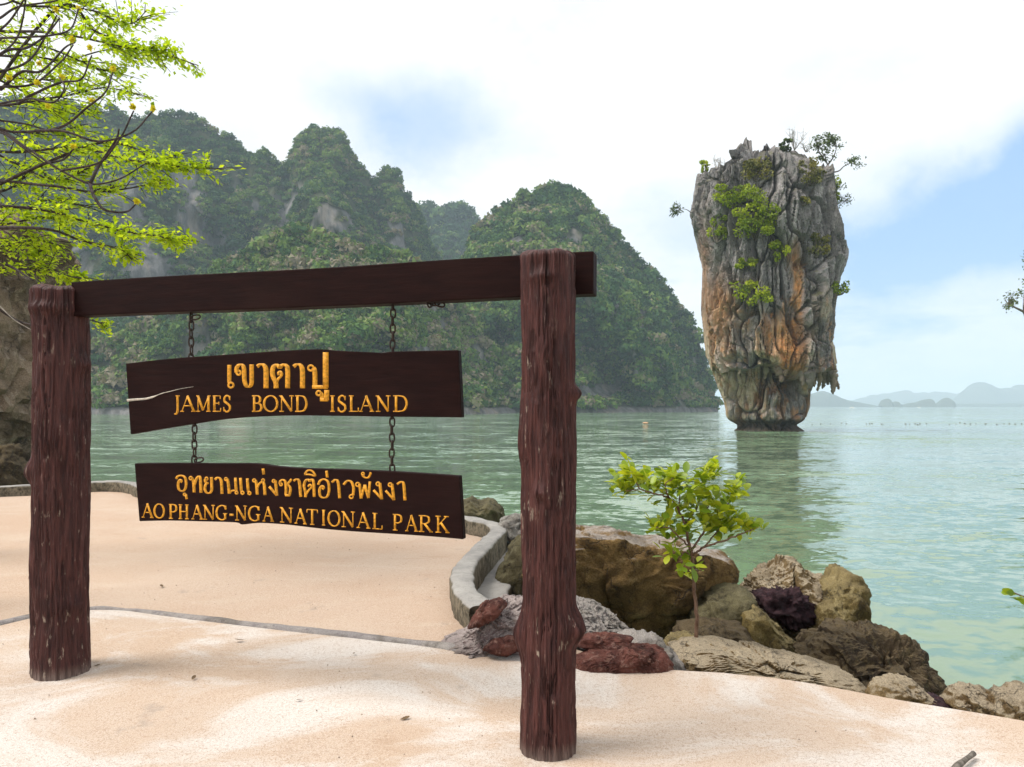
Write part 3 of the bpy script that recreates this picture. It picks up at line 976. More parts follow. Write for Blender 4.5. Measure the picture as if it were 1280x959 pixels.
up_px = smoothpoly([(157, 454.5), (200, 449.5), (240, 446), (280, 443.5), (320, 440.5), (360, 438), (400, 436.5), (425, 438.5), (470, 440.5), (476, 441.5), (490, 439.5), (530, 438.5), (573, 437.5)], 3) + \
    smoothpoly([(577, 522), (530, 521.5), (480, 521), (420, 520), (370, 519.5), (320, 521), (280, 524), (240, 530), (200, 536.5), (163, 543)], 3)
lo_px = smoothpoly([(168, 579.5), (220, 579), (280, 579.5), (318, 579.5), (345, 583), (380, 585.5), (430, 587), (480, 589), (530, 592), (574, 595)], 3) + \
    smoothpoly([(579, 674.5), (552, 672), (520, 669.5), (480, 667), (440, 664.5), (400, 661), (365, 656.8), (345, 655), (322, 654), (302, 656), (294, 653.3), (250, 652), (210, 651), (174, 651.8)], 3)
upper = board('upper dark brown hanging board reading JAMES BOND ISLAND in ochre', up_px)
lower = board('lower dark brown hanging board reading AO PHANG-NGA NATIONAL PARK in ochre', lo_px)

# ---- lettering: strokes of a broad brush, drawn in the board plane
TK = [0]


def stroke(mb, pts, wf, lift0=0.0008):
    """pts in pixels; wf(tangent array) -> width in pixels"""
    P = np.asarray(pts, float)
    T = np.gradient(P, axis=0)
    T /= np.linalg.norm(T, axis=1)[:, None] + 1e-9
    N = np.stack([-T[:, 1], T[:, 0]], 1)
    h = (wf(T) / 2)[:, None]
    TK[0] = (TK[0] + 1) % 7
    lf = lift0 + 0.0002 * TK[0]
    Lp, Rp = P + N * h, P - N * h
    n_ = len(P)
    V = [pl(*p, lf) for p in Lp] + [pl(*p, lf) for p in Rp] + [pl(*p, -0.002) for p in Lp] + [pl(*p, -0.002) for p in Rp]
    q = []
    for i_ in range(n_ - 1):
        q += [[i_, i_ + 1, n_ + i_ + 1, n_ + i_], [i_, 2 * n_ + i_, 2 * n_ + i_ + 1, i_ + 1], [n_ + i_, n_ + i_ + 1, 3 * n_ + i_ + 1, 3 * n_ + i_]]
    q += [[0, n_, 3 * n_, 2 * n_], [n_ - 1, 3 * n_ - 1, 4 * n_ - 1, 2 * n_ - 1]]
    mb.add(V, q)


def nib(thin, thick):
    return lambda T: thin + (thick - thin) * np.abs(T[:, 1]) ** 1.4


def const(wd_):
    return lambda T: np.full(len(T), wd_)


def curve2(pts, n=6):
    return catmull([(a, b, 0) for a, b in pts], n)[:, :2]


def ring(cx, cy, r, n=16):
    a = np.linspace(0, 2 * math.pi * 1.02, n)
    return np.stack([cx + r * np.cos(a), cy + r * np.sin(a)], 1)


LINE = 'line'
TH1 = [[('c', [(190, 222), (190, 300), (190, 382)], 5.2), ('o', 204, 402, 23)],
       [('o', 272, 292, 19), ('c', [(256, 290), (254, 255), (272, 226), (300, 222), (318, 246), (322, 300), (326, 370), (345, 412), (372, 412), (388, 380), (388, 300), (388, 218)], 5.6)],
       [('c', [(436, 238), (462, 220), (492, 222), (512, 250), (516, 300), (516, 430)], 6.4)],
       [('c', [(606, 430), (602, 380), (580, 330), (572, 280), (584, 236), (606, 222), (622, 228), (638, 246), (652, 230), (674, 220), (696, 230), (708, 264), (708, 430)], 6.2), ('c', [(606, 400), (622, 350), (646, 326), (656, 300), (642, 282), (626, 294), (632, 312)], 3.6)],
       [('c', [(760, 238), (786, 220), (816, 222), (836, 250), (840, 300), (840, 430)], 6.4)],
       [('o', 914, 250, 24), ('c', [(936, 246), (948, 270), (951, 330), (951, 412)], 6.0), ('l', [(925, 419), (1066, 419)], 4.6), ('l', [(1046, 424), (1046, 110)], 7.2)],
       [('o', 984, 474, 20), ('c', [(1002, 472), (1012, 490), (1013, 530)], 5.0), ('l', [(995, 532), (1070, 532)], 4.0), ('l', [(1053, 536), (1056, 445)], 6.4)]]
TH2 = [[('c', [(84, 150), (98, 124), (138, 117), (170, 136), (181, 185), (174, 245), (148, 271), (116, 262), (102, 226), (104, 186), (118, 160), (134, 168), (126, 186)], 3.4)],
       [('o', 166, 306, 11), ('l', [(178, 304), (188, 352)], 3.2)],
       [('o', 228, 143, 15), ('c', [(242, 140), (256, 190), (262, 285)], 3.8), ('c', [(262, 210), (285, 150), (308, 126), (324, 150), (330, 288)], 3.8)],
       [('o', 385, 148, 13), ('c', [(372, 152), (376, 182), (396, 192), (376, 208), (370, 258), (392, 290), (424, 286), (438, 248), (434, 132)], 3.6)],
       [('c', [(468, 158), (492, 138), (518, 144), (534, 180), (541, 300)], 3.8)],
       [('o', 580, 152, 14), ('c', [(594, 150), (604, 200), (613, 298)], 3.8), ('c', [(613, 294), (640, 268), (672, 266)], 3.0), ('l', [(674, 138), (682, 276)], 3.6), ('o', 686, 288, 13)],
       [('l', [(725, 140), (734, 276)], 3.6), ('o', 745, 289, 14), ('l', [(793, 145), (803, 278)], 3.6), ('o', 815, 293, 14)],
       [('o', 862, 166, 14), ('c', [(876, 164), (886, 210), (893, 308)], 3.8), ('c', [(893, 240), (912, 200), (940, 178)], 3.0), ('o', 951, 165, 13), ('c', [(942, 178), (962, 206), (970, 312)], 3.8)],
       [('l', [(950, 46), (958, 106)], 3.6)],
       [('o', 1058, 172, 14), ('c', [(1073, 166), (1081, 230), (1088, 318)], 3.8), ('l', [(1088, 314), (1012, 226)], 3.2)],
       [('o', 1130, 205, 13), ('c', [(1118, 200), (1124, 172), (1150, 160), (1172, 178), (1180, 240), (1178, 312)], 3.4), ('l', [(1170, 314), (1222, 314)], 2.8), ('c', [(1216, 314), (1224, 240), (1196, 206), (1216, 176), (1236, 152)], 3.4)]]
TH3 = [[('c', [(40, 124), (62, 112), (82, 130), (93, 240)], 3.8)],
       [('c', [(127, 242), (128, 210), (117, 160), (128, 122), (148, 114), (158, 126), (172, 113), (186, 132), (191, 240)], 3.6), ('c', [(130, 226), (150, 192), (172, 168), (160, 150), (146, 166)], 2.6)],
       [('c', [(120, 76), (144, 48), (176, 52), (198, 86), (160, 78), (120, 76)], 2.8)],
       [('c', [(220, 152), (234, 122), (264, 112), (292, 132), (299, 190), (286, 236), (256, 246), (234, 230), (230, 186), (246, 160), (260, 170), (250, 186)], 3.4)],
       [('l', [(280, 50), (286, 100)], 3.4)],
       [('c', [(318, 134), (346, 116), (366, 140), (376, 250)], 3.8)],
       [('c', [(404, 152), (430, 124), (460, 130), (477, 172), (474, 228)], 3.6), ('o', 460, 238, 13)],
       [('o', 507, 150, 14), ('c', [(520, 146), (526, 190), (532, 252)], 3.6), ('l', [(532, 250), (558, 152)], 3.0), ('l', [(558, 152), (586, 248)], 3.6), ('l', [(586, 248), (596, 128)], 3.2)],
       [('o', 545, 72, 9), ('c', [(540, 82), (562, 100), (588, 96), (603, 62)], 3.0)],
       [('o', 655, 146, 13), ('c', [(668, 140), (674, 190), (682, 258)], 3.8), ('l', [(682, 254), (622, 190)], 3.0)],
       [('o', 744, 152, 13), ('c', [(757, 146), (763, 196), (770, 264)], 3.8), ('l', [(770, 260), (710, 194)], 3.0)],
       [('c', [(792, 148), (822, 131), (842, 150), (851, 266)], 3.8)]]


def thai(glyphs, ox, oy, sc, root, thin):
    for g_ in glyphs:
        mb = MB()
        for s_ in g_:
            if s_[0] == 'o':
                P = ring(s_[1], s_[2], s_[3])
                f = const(thin)
            elif s_[0] == 'c':
                P = curve2(s_[1], 7)
                f = nib(thin, s_[2])
            else:
                P = np.linspace(s_[1][0], s_[1][1], 4)
                f = const(s_[2])
            stroke(mb, np.stack([ox + P[:, 0] / sc, oy + P[:, 1] / sc], 1), f)
        under(mb.build('letter', m_letter), root)


thai(TH1, 260, 425, 7.111, upper, 2.6)
thai(TH2, 210, 580, 8.0, lower, 1.9)
thai(TH3, 360, 580, 5.818, lower, 1.9)

LAT = {
    'A': [([(.10, 0), (.48, 1)], 't'), ([(.46, 1.02), (.90, 0)], 'T'), ([(.24, .36), (.72, .36)], 't'), ([(-.02, 0), (.24, 0)], 's'), ([(.72, 0), (1.04, 0)], 's')],
    'M': [([(.13, 0), (.13, 1)], 't'), ([(.12, 1), (.48, .06)], 'T'), ([(.48, .06), (.86, 1)], 't'), ([(.86, 0), (.86, 1)], 'T'), ([(0, 0), (.28, 0)], 's'), ([(.70, 0), (1.02, 0)], 's'), ([(0, 1), (.2, 1)], 's'), ([(.8, 1), (1.02, 1)], 's')],
    'J': [([(.62, 1), (.62, .3), (.60, 0), (.44, -.17), (.2, -.16)], 'c'), ([(.36, 1), (.9, 1)], 's')],
    'E': [([(.25, 0), (.25, 1)], 'T'), ([(.04, 1), (.92, 1)], 's'), ([(.04, 0), (.96, 0)], 's'), ([(.25, .52), (.75, .52)], 't'), ([(.92, 1), (.92, .80)], 't'), ([(.96, 0), (.98, .22)], 't'), ([(.75, .62), (.75, .42)], 't')],
    'S': [([(.84, .74), (.74, .95), (.46, 1.01), (.2, .88), (.2, .66), (.5, .52), (.82, .36), (.86, .14), (.6, -.01), (.3, 0), (.10, .24)], 'x'), ([(.84, .72), (.86, 1.0)], 't'), ([(.10, .28), (.10, 0)], 't')],
    'B': [([(.24, 0), (.24, 1)], 'T'), ([(.02, 1), (.55, 1), (.80, .88), (.78, .64), (.55, .53), (.24, .53)], 'c'), ([(.5, .53), (.82, .46), (.94, .26), (.82, .05), (.5, 0), (.02, 0)], 'c')],
    'O': [('ellipse', .5, .5, .46, .51)],
    'N': [([(.16, 0), (.16, 1)], 't'), ([(.12, 1), (.86, 0)], 'T'), ([(.86, 0), (.86, 1)], 't'), ([(0, 0), (.33, 0)], 's'), ([(.70, 1), (1.02, 1)], 's'), ([(-.02, 1), (.2, 1)], 's')],
    'D': [([(.22, 0), (.22, 1)], 'T'), ([(.02, 1), (.45, 1), (.78, .90), (.95, .5), (.78, .10), (.45, 0), (.02, 0)], 'c')],
    'I': [([(.5, 0), (.5, 1)], 'T'), ([(.08, 0), (.92, 0)], 's'), ([(.08, 1), (.92, 1)], 's')],
    'L': [([(.27, 0), (.27, 1)], 'T'), ([(.04, 1), (.52, 1)], 's'), ([(.04, 0), (.96, 0)], 's'), ([(.96, 0), (.98, .24)], 't')],
    'P': [([(.26, 0), (.26, 1)], 'T'), ([(.04, 1), (.55, 1), (.86, .9), (.88, .62), (.6, .48), (.26, .48)], 'c'), ([(.04, 0), (.52, 0)], 's')],
    'H': [([(.2, 0), (.2, 1)], 'T'), ([(.82, 0), (.82, 1)], 'T'), ([(.2, .52), (.82, .52)], 't'), ([(.02, 0), (.38, 0)], 's'), ([(.64, 0), (1, 0)], 's'), ([(.02, 1), (.38, 1)], 's'), ([(.64, 1), (1, 1)], 's')],
    'G': [([(.88, .74), (.78, .94), (.5, 1.01), (.18, .86), (.05, .5), (.18, .13), (.5, -.01), (.8, .06)], 'c'), ([(.82, .04), (.82, .42)], 'T'), ([(.62, .43), (1.0, .43)], 's'), ([(.88, .72), (.88, 1.0)], 't')],
    'T': [([(.5, 0), (.5, 1)], 'T'), ([(.02, 1), (.98, 1)], 's'), ([(.3, 0), (.7, 0)], 's'), ([(.03, 1), (.0, .78)], 't'), ([(.97, 1), (1.0, .78)], 't')],
    'R': [([(.22, 0), (.22, 1)], 'T'), ([(.02, 1), (.5, 1), (.76, .9), (.76, .64), (.52, .51), (.22, .51)], 'c'), ([(.45, .51), (.92, 0)], 'T'), ([(.02, 0), (.44, 0)], 's'), ([(.82, 0), (1.06, 0)], 's')],
    'K': [([(.22, 0), (.22, 1)], 'T'), ([(.24, .45), (.82, 1)], 't'), ([(.42, .60), (.92, 0)], 'T'), ([(.02, 0), (.44, 0)], 's'), ([(.02, 1), (.42, 1)], 's'), ([(.64, 1), (1, 1)], 's'), ([(.76, 0), (1.06, 0)], 's')],
    '-': [([(.05, .36), (.95, .36)], 'T')],
}


def latin(ch, u0, u1, vb, vt, root, thick=3.0, thin=1.35):
    """vb, vt: functions of u giving the base line and the cap line"""
    mb = MB()

    def mp(P):
        P = np.asarray(P, float)
        u = u0 + P[:, 0] * (u1 - u0)
        b, t = vb(u), vt(u)
        return np.stack([u, b + (t - b) * P[:, 1]], 1)
    for s_ in LAT[ch]:
        if s_[0] == 'ellipse':
            a = np.linspace(0, 2 * math.pi * 1.01, 30)
            stroke(mb, mp(np.stack([s_[1] + s_[3] * np.cos(a), s_[2] + s_[4] * np.sin(a)], 1)), nib(thin, thick))
            continue
        pts, kd_ = s_
        if kd_ == 'c':
            stroke(mb, mp(curve2(pts, 6)), nib(thin, thick))
        elif kd_ == 'x':
            C = mp(curve2(pts, 6))
            k_ = len(C)
            prof_ = thin + (thick - thin) * np.sin(np.linspace(0, 1, k_) * math.pi) ** 1.2
            stroke(mb, C, lambda T, p_=prof_: p_)
        else:
            wd_ = {'T': thick, 't': thin, 's': 1.25}[kd_]
            stroke(mb, mp(np.linspace(pts[0], pts[1], 3)), const(wd_))
    under(mb.build('letter', m_letter), root)


Z2 = lambda x: 140 + x / 2.783
for ch, a, b in (('J', 211, 239), ('A', 238, 290), ('M', 293, 343), ('E', 349, 379), ('S', 386, 414), ('B', 486, 522), ('O', 527, 577), ('N', 582, 632), ('D', 636, 679), ('I', 757, 777), ('S', 784, 816), ('L', 823, 858), ('A', 861, 910), ('N', 918, 968), ('D', 977, 1028)):
    latin(ch, Z2(a), Z2(b), lambda u: 514.3 + 0 * u, lambda u: 495.0 + 0 * u, upper)
vb2 = lambda u: np.interp(u, [176, 210, 300, 342, 367, 383, 407, 425, 443, 478, 503, 561], [646.4, 648.0, 650.3, 651.8, 653.8, 655.2, 656.6, 658.2, 659.2, 661.6, 663.4, 666.0])
vt2 = lambda u: vb2(u) - np.interp(u, [176, 350, 561], [17.0, 18.0, 20.0])
for ch, a, b in (('A', 177.5, 191.5), ('O', 192.5, 205.5), ('P', 210.6, 221.5), ('H', 223, 236), ('A', 239.5, 253.5), ('N', 254, 268.5), ('G', 270, 284), ('-', 286.5, 292.5), ('N', 294, 308.5), ('G', 310.5, 325.5), ('A', 328.5, 342), ('N', 350, 366), ('A', 368.5, 383), ('T', 383.5, 397), ('I', 402, 407), ('O', 410, 425), ('N', 427, 443.5), ('A', 446, 462.5), ('L', 465, 478), ('P', 490.5, 503), ('A', 507, 522), ('R', 523, 540), ('K', 544, 561)):
    latin(ch, a, b, vb2, vt2, lower, 2.7, 1.3)
# the pale split in the upper board
mb = MB()
cpts = curve2([(158.5, 500.6), (170, 499.5), (182, 498.6), (192, 496), (202, 492), (214, 489), (226, 486), (242, 483.5)], 5)
k_ = len(cpts)
wsp = np.interp(np.linspace(0, 1, k_), [0, .2, .4, .5, .8, 1], [3.2, 2.6, 2.4, 1.0, .6, .3])
stroke(mb, cpts, lambda T: wsp, 0.002)
under(mb.build('split', m_splinter), upper)

# ---- chains: every link a part
lk = MB()
a = np.linspace(0, 2 * math.pi, 25)[:-1]
rx, rz = 0.0125, 0.0255
loop = np.stack([rx * np.sign(np.cos(a)) * np.abs(np.cos(a)) ** 0.8, 0 * a, rz * np.sign(np.sin(a)) * np.abs(np.sin(a)) ** 0.9], 1)
sides = 7
tgl = np.roll(loop, -1, 0) - np.roll(loop, 1, 0)
tgl /= np.linalg.norm(tgl, axis=1)[:, None]
nn = np.cross(tgl, [0, 1, 0])
Vs = []
for k in range(len(loop)):
    for s_ in range(sides):
        t_ = 2 * math.pi * s_ / sides
        Vs.append(loop[k] + 0.0046 * (nn[k] * math.cos(t_) + np.array([0, 1, 0]) * math.sin(t_)))
q = [[k * sides + s_, k * sides + (s_ + 1) % sides, ((k + 1) % 24) * sides + (s_ + 1) % sides, ((k + 1) % 24) * sides + s_] for k in range(24) for s_ in range(sides)]
lk.add(Vs, q)
link_me = lk.mesh('link')
link_me.materials.append(m_chain)
CH = BP - NV * 0.022


def chain(label, u, v0, v1, extra=0):
    d = np.array([(u - 640) / F, 1.0, 0])
    t = CH[:2].dot(NV[:2]) / d[:2].dot(NV[:2])
    x, y = d[0] * t, d[1] * t
    z0, z1 = zat(v0, t), zat(v1, t)
    root = empty('chain', (x, y, z1))
    tag(root, label, 'chain', 'chains of the sign boards')
    n_ = max(2, round((z0 - z1) / 0.0425))
    pitch = (z0 - z1) / n_
    ang = math.atan2(SL, 1)
    for k in range(n_ + 1):
        o = bpy.data.objects.new('link', link_me)
        COL.objects.link(o)
        o.parent = root
        o.location = (0.0015 * math.sin(k * 2.1), 0, z0 - z1 - k * pitch)
        o.rotation_euler = (0.05 * math.sin(3 * k), 0.06 * math.sin(5 * k + 1), ang + (0.35 if k % 2 else 1.75))
        o.scale = (1, 1, 1.02 * pitch / 0.0425)
    for (ex, ez, ry) in ([] if not extra else [(0.03, 0.0, 1.35)]):
        o = bpy.data.objects.new('link', link_me)
        COL.objects.link(o)
        o.parent = root
        o.location = (ex * TV[0], ex * TV[1], (z0 - z1 if extra > 0 else 0) + ez)
        o.rotation_euler = (0, ry, ang + 0.3)
    return root


chain('rusty chain from the crossbeam to the board end with the pale split', 239, 397, 448, 1)
chain('rusty chain from the crossbeam to the board above the word ISLAND', 491, 382, 440, 0)
chain('rusty chain between the two boards under the word JAMES', 243, 527, 575, -1)
chain('rusty chain between the two boards under the word ISLAND', 490, 518, 586, 0)
# bent loops of wire on the beam
for lab, u, v, rot in (('bent wire loop lying on top of the crossbeam', 238, 347, 1.45), ('short rusty chain end hanging under the crossbeam near the thinner post', 541, 379.5, 1.5)):
    p = pl(u, v)
    p = p - NV * 0.03
    root = empty('chain_end', p)
    tag(root, lab, 'chain')
    for k in (-1, 0, 1):
        o = bpy.data.objects.new('link', link_me)
        COL.objects.link(o)
        o.parent = root
        o.location = tuple(TV * 0.026 * k + np.array([0, 0, 0.006 * (1 - abs(k))]))
        o.rotation_euler = (0.5 * k, rot + 0.35 * k, math.atan2(SL, 1) + (0.9 if k else 0.2))

# ------------------------------------------------------------------ SEA STACK
YS = 71.0


def ss(x, y):
    return 800 + x / 2.284, 140 + y / 2.284


Lp = [(205, 112), (190, 125), (172, 160), (152, 200), (141, 250), (133, 290), (143, 330), (158, 390), (168, 440), (166, 500), (165, 560), (172, 620), (180, 690), (200, 740), (220, 790), (238, 830), (244, 870), (258, 890), (276, 905), (272, 918), (272, 960)]
Rup = [(495, 112), (508, 130), (530, 160), (545, 200), (560, 260), (575, 310), (588, 360), (594, 430), (588, 460), (574, 490), (566, 540), (556, 600), (551, 650), (560, 700), (567, 745), (566, 790), (560, 960)]
Rlo = [(540, 560), (530, 640), (518, 720), (508, 770), (495, 800), (492, 840), (484, 870), (472, 892), (470, 905), (474, 918), (474, 960)]


def prof_(lst):
    P = np.array([ss(*p) for p in lst])
    z = EYE - (P[:, 1] - HOR) / F * YS
    x = (P[:, 0] - 640) / F * YS
    o = np.argsort(z)
    return z[o], x[o]


zL, xL = prof_(Lp)
zU, xU = prof_(Rup)
zO, xO = prof_(Rlo)
zv = lambda v: EYE - (v - HOR) / F * YS
ux = lambda u: (u - 640) / F * YS
crest_u = np.array([870, 884, 895, 905, 914, 919, 927, 934, 942, 950, 960, 975, 990, 1005, 1016, 1030])
crest_v = np.array([212, 203, 202, 193, 193, 179, 171, 180, 189, 188, 190, 184, 186, 194, 203, 216])
nth, nzr, ncap = 460, 400, 50
# more columns on the side that can be seen (towards -Y)
s_ = np.linspace(0, 1, nth, endpoint=False)
th = 2 * math.pi * s_ - 0.28 * np.sin(2 * (2 * math.pi * s_)) * 0.0
zbot = SEA - 1.6
cxm = ux(963)
Th = np.tile(th, (nzr, 1))
ztop = np.interp(cxm + 7.3 * np.cos(th), ux(crest_u), zv(crest_v))
ztop = ztop - 2.5 * np.clip(-np.sin(th), 0, 1) + 1.2 * np.clip(np.sin(th), 0, 1)
fr = np.linspace(0, 1, nzr)[:, None]
Z = zbot + (ztop[None] - zbot) * fr
ph = Th.ravel()
z = Z.ravel()
xl = np.interp(z, zL, xL)
xu = np.interp(z, zU, xU)
xo = np.interp(z, zO, xO)
zled = zv(466) + 1.1 * fbm(np.stack([np.cos(ph) * 2.2, np.sin(ph) * 2.2, 0 * ph], 1) + 5, 3, 5) - (0.1 + 0.5 * vnoise(np.stack([np.sin(ph) * 7, 0 * ph, 0 * ph], 1), 3)) * sstep(np.cos(ph), 0.55, 0.8)
isup = sstep(z, zled - 0.18, zled + 0.12)


PHI = math.atan((963 - 640) / F)


def turn(P_):
    lx, ly = (P_[:, 0] - cxm) * math.cos(PHI) * 0.955 - 0.15, P_[:, 1] - YS
    return np.stack([cxm + lx * math.cos(PHI) + ly * math.sin(PHI), YS - lx * math.sin(PHI) + ly * math.cos(PHI), P_[:, 2]], 1)


def radial(xa, xb, bf, bb):
    cx = (xa + xb) / 2
    a_ = (xb - xa) / 2
    b_ = np.where(np.sin(ph) < 0, bf, bb) * a_
    e = 2.6
    rr = 1.0 / ((np.abs(np.cos(ph)) ** e + np.abs(np.sin(ph)) ** e) ** (1 / e))
    return cx + a_ * rr * np.cos(ph), b_ * rr * np.sin(ph)


xa, ya = radial(xl, xu, 0.82, 0.75)
xb, yb = radial(xl, np.where(z > zO.max(), xu, xo), 0.58, 0.75)
X = xb + (xa - xb) * isup
Yy = yb + (ya - yb) * isup
P = np.stack([X, YS + Yy, z], 1)
cx = (xl + xu) / 2
rad = np.stack([np.cos(ph), np.sin(ph), 0 * ph], 1)
upz = sstep(z, zv(400), zv(300))           # upper, slabby, grey part
sc1 = np.array([0.33, 0.33, 0.10])
wv = 0.7 * np.stack([vnoise(P * 0.5 + 9 * k, 60 + k) for k in range(3)], 1)
d1, e1, c1 = facets(P * sc1 + 0.25 * wv, 2, 0.9)
d2, e2, c2 = facets(P * np.array([0.95, 0.95, 0.24]) + 0.4 * wv, 7, 0.9)
d3, e3, c3_ = facets(P * np.array([2.6, 2.6, 1.5]) + 0.4 * wv, 13, 0.9)
flute = 1 - np.abs(fbm(P * np.array([1.1, 1.1, 0.13]) + 0.3 * wv, 3, 17))
fl2 = 1 - np.abs(fbm(P * np.array([3.0, 3.0, 0.4]) + 0.3 * wv, 3, 23))
crk = sstep(0.10 - e1, 0, 0.10)
crk2 = sstep(0.09 - e2, 0, 0.09)
flute2 = 1 - np.abs(fbm(P * np.array([0.75, 0.75, 0.05]) + 0.2 * wv, 2, 57))
disp = -0.55 * sstep(flute2, 0.88, 0.99) + (1.45 * upz + 1.0 * (1 - upz)) * d1 + (0.5 * upz + 0.35 * (1 - upz)) * d2 + 0.09 * d3 - 0.8 * crk - 0.3 * crk2 + 0.35 * (flute - 0.7) + 0.30 * (fl2 - 0.7) + 0.10 * fbm(P * 2.6, 3, 31)
edge_f = 1 - 0.82 * np.abs(np.cos(ph)) ** 4       # keep the traced outline at the two sides
lowf = sstep(z, SEA - 0.6, SEA + 3.5)
disp = disp * edge_f * (0.35 + 0.65 * lowf)
# hollow under the orange face and the notch at the water line
Pt = turn(P)
uu = 640 + Pt[:, 0] / Pt[:, 1] * F
vv = HOR - (z - EYE) / Pt[:, 1] * F
vw = HOR - (z - EYE) / YS * F
disp -= 2.0 * np.exp(-((uu - 992) / 18) ** 2 - ((vv - 478) / 14) ** 2) * (np.sin(ph) < 0)
disp -= 1.5 * np.exp(-((uu - 962) / 10) ** 2 - ((vv - 472) / 9) ** 2) * (np.sin(ph) < 0)
disp -= 1.0 * np.exp(-((uu - 966) / 9) ** 2 - ((vv - 392) / 9) ** 2) * (np.sin(ph) < 0)
disp -= 0.5 * np.exp(-((vw - 531) / 4) ** 2)
disp += 0.35 * np.exp(-((vw - 540) / 4) ** 2)
# the smooth grey slab right of the orange band, and the tall leaning slab higher up
disp += 0.9 * np.exp(-(np.abs((uu - 1016) / 22) ** 4) - (np.abs((vv - 385) / 55) ** 4)) * (np.sin(ph) < 0)
disp += 1.0 * np.exp(-(np.abs((uu - 985 - (vv - 265) * 0.12) / 13) ** 4) - (np.abs((vv - 272) / 36) ** 4)) * (np.sin(ph) < 0)
disp -= 0.6 * np.exp(-((uu - 957) / 22) ** 2 - ((vv - 215) / 28) ** 2) * (np.sin(ph) < 0)
P = P + rad * disp[:, None]
spike = np.tile(0.45 * np.abs(fbm(np.stack([np.cos(th) * 9, np.sin(th) * 9, 0 * th], 1), 3, 44)), (nzr, 1)).ravel()
P[:, 2] += spike * sstep(fr, 0.93, 1.0).repeat(nth, 1).ravel()
verts = [P]
top_ring = P[-nth:]
ctr = np.array([top_ring[:, 0].mean(), YS, 0])
for k in range(1, ncap + 1):
    f = 1 - k / ncap
    q_ = ctr + (top_ring - ctr) * np.array([f, f, 1.0])
    zt = np.interp(q_[:, 0], ux(crest_u), zv(crest_v)) - 0.42 * np.clip(YS - q_[:, 1], 0, 9)
    q_[:, 2] = zt * (1 - f ** 6) + top_ring[:, 2] * f ** 6
    rel = 0.7 * (np.abs(fbm(q_ * np.array([0.75, 0.75, 0]), 3, 71)) - 0.35) + 0.8 * facets(q_ * np.array([0.6, 0.6, 0.0]) + 0.5, 72, 1.2)[0]
    q_[:, 2] += np.minimum(rel - 0.6, 0.7) * (1 - f ** 8)
    verts.append(q_)
P = turn(np.vstack(verts))
nr_ = nzr + ncap
i = (np.arange(nr_ - 1)[:, None] * nth + np.arange(nth)[None])
j = (np.arange(nr_ - 1)[:, None] * nth + (np.arange(nth)[None] + 1) % nth)
qd = np.stack([i, j, j + nth, i + nth], -1).reshape(-1, 4)
# stains: r = orange iron, g = black wash with crevice and cave shade painted in, b = cream flowstone
uu = 640 + P[:, 0] / P[:, 1] * F
vv = HOR - (P[:, 2] - EYE) / P[:, 1] * F
vw = HOR - (P[:, 2] - EYE) / YS * F
fy = P[:, 1] < YS + 2
nsA = fbm(P * np.array([0.5, 0.5, 0.16]), 4, 81)
nsB = fbm(P * np.array([1.3, 1.3, 0.25]), 4, 85)
nsC = fbm(P * np.array([2.2, 2.2, 0.9]), 4, 89)


def bl(u, v, ru, rv, p=2):
    return np.exp(-(np.abs((uu - u + 5 * nsC) / ru) ** p) - (np.abs((vv - v + 8 * nsA) / rv) ** p))


low = sstep(vv, 330, 400)
org = 0.62 * low * sstep(nsB + 0.5 * nsC, -0.05, 0.6) + 1.05 * bl(990, 440, 17, 34, 3) + 1.0 * bl(997, 372, 6, 60, 3) + 0.7 * bl(968, 420, 10, 26) + 0.75 * bl(898, 390, 14, 40) + 0.45 * bl(880, 340, 7, 60) + 0.5 * bl(990, 325, 6, 20)
org = np.clip(org, 0, 1) * (1 - 0.85 * bl(1018, 385, 15, 55, 4))
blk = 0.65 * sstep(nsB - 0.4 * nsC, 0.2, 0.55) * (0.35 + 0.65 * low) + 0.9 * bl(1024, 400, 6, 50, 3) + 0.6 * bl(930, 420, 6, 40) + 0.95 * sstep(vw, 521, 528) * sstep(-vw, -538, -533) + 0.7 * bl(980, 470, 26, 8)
crm = np.clip(1.1 * sstep(vv, 340, 430) * sstep(nsA - 0.3 * nsB, -0.2, 0.45) + 0.6 * bl(905, 450, 14, 50) + 0.6 * bl(1010, 440, 8, 30), 0, 1)
mb = MB()
mb.add(P, qd)
me = mb.mesh('sea_stack', False)
ca = me.attributes.new('stain_shade', 'FLOAT_COLOR', 'POINT')
ca.data.foreach_set('color', np.stack([org, np.clip(blk, 0, 1), crm, 0 * org + 1], 1).astype(np.float32).ravel())

m_stack, n, out = mat_new('limestone_stack')
pos, nz = geo(n)
st = n.new('ShaderNodeSeparateColor', {0: n.new('ShaderNodeAttribute', attribute_name='stain_shade').outputs['Color']})
r1 = n.noise(n.scalev(pos, (1, 1, 0.35)), 0.7, 8, 0.62)
r2 = n.noise(n.scalev(pos, (1, 1, 0.3)), 2.6, 7, 0.66)
r3 = n.noise(n.scalev(pos, (1, 1, 0.6)), 8.0, 5, 0.7)
gray = n.mix(n.smooth(r1, 0.35, 0.62), (0.36, 0.328, 0.318), (0.19, 0.172, 0.170))
gray = n.mix(n.smooth(r2, 0.54, 0.70, 0, 0.85), gray, (0.48, 0.44, 0.415))
gray = n.mix(n.smooth(r3, 0.52, 0.66, 0, 0.75), gray, (0.04, 0.036, 0.034))  # dark speckles, crevice darkness put into the colour
crmc = n.mix(n.smooth(r2, 0.4, 0.62), (0.60, 0.485, 0.34), (0.38, 0.29, 0.20))
col = n.mix(n.m('MULTIPLY', st.outputs[2], n.smooth(r2, 0.3, 0.55, 0.3, 1)), gray, crmc)
orc = n.mix(n.smooth(r2, 0.38, 0.65), (0.55, 0.24, 0.085), (0.42, 0.23, 0.10))
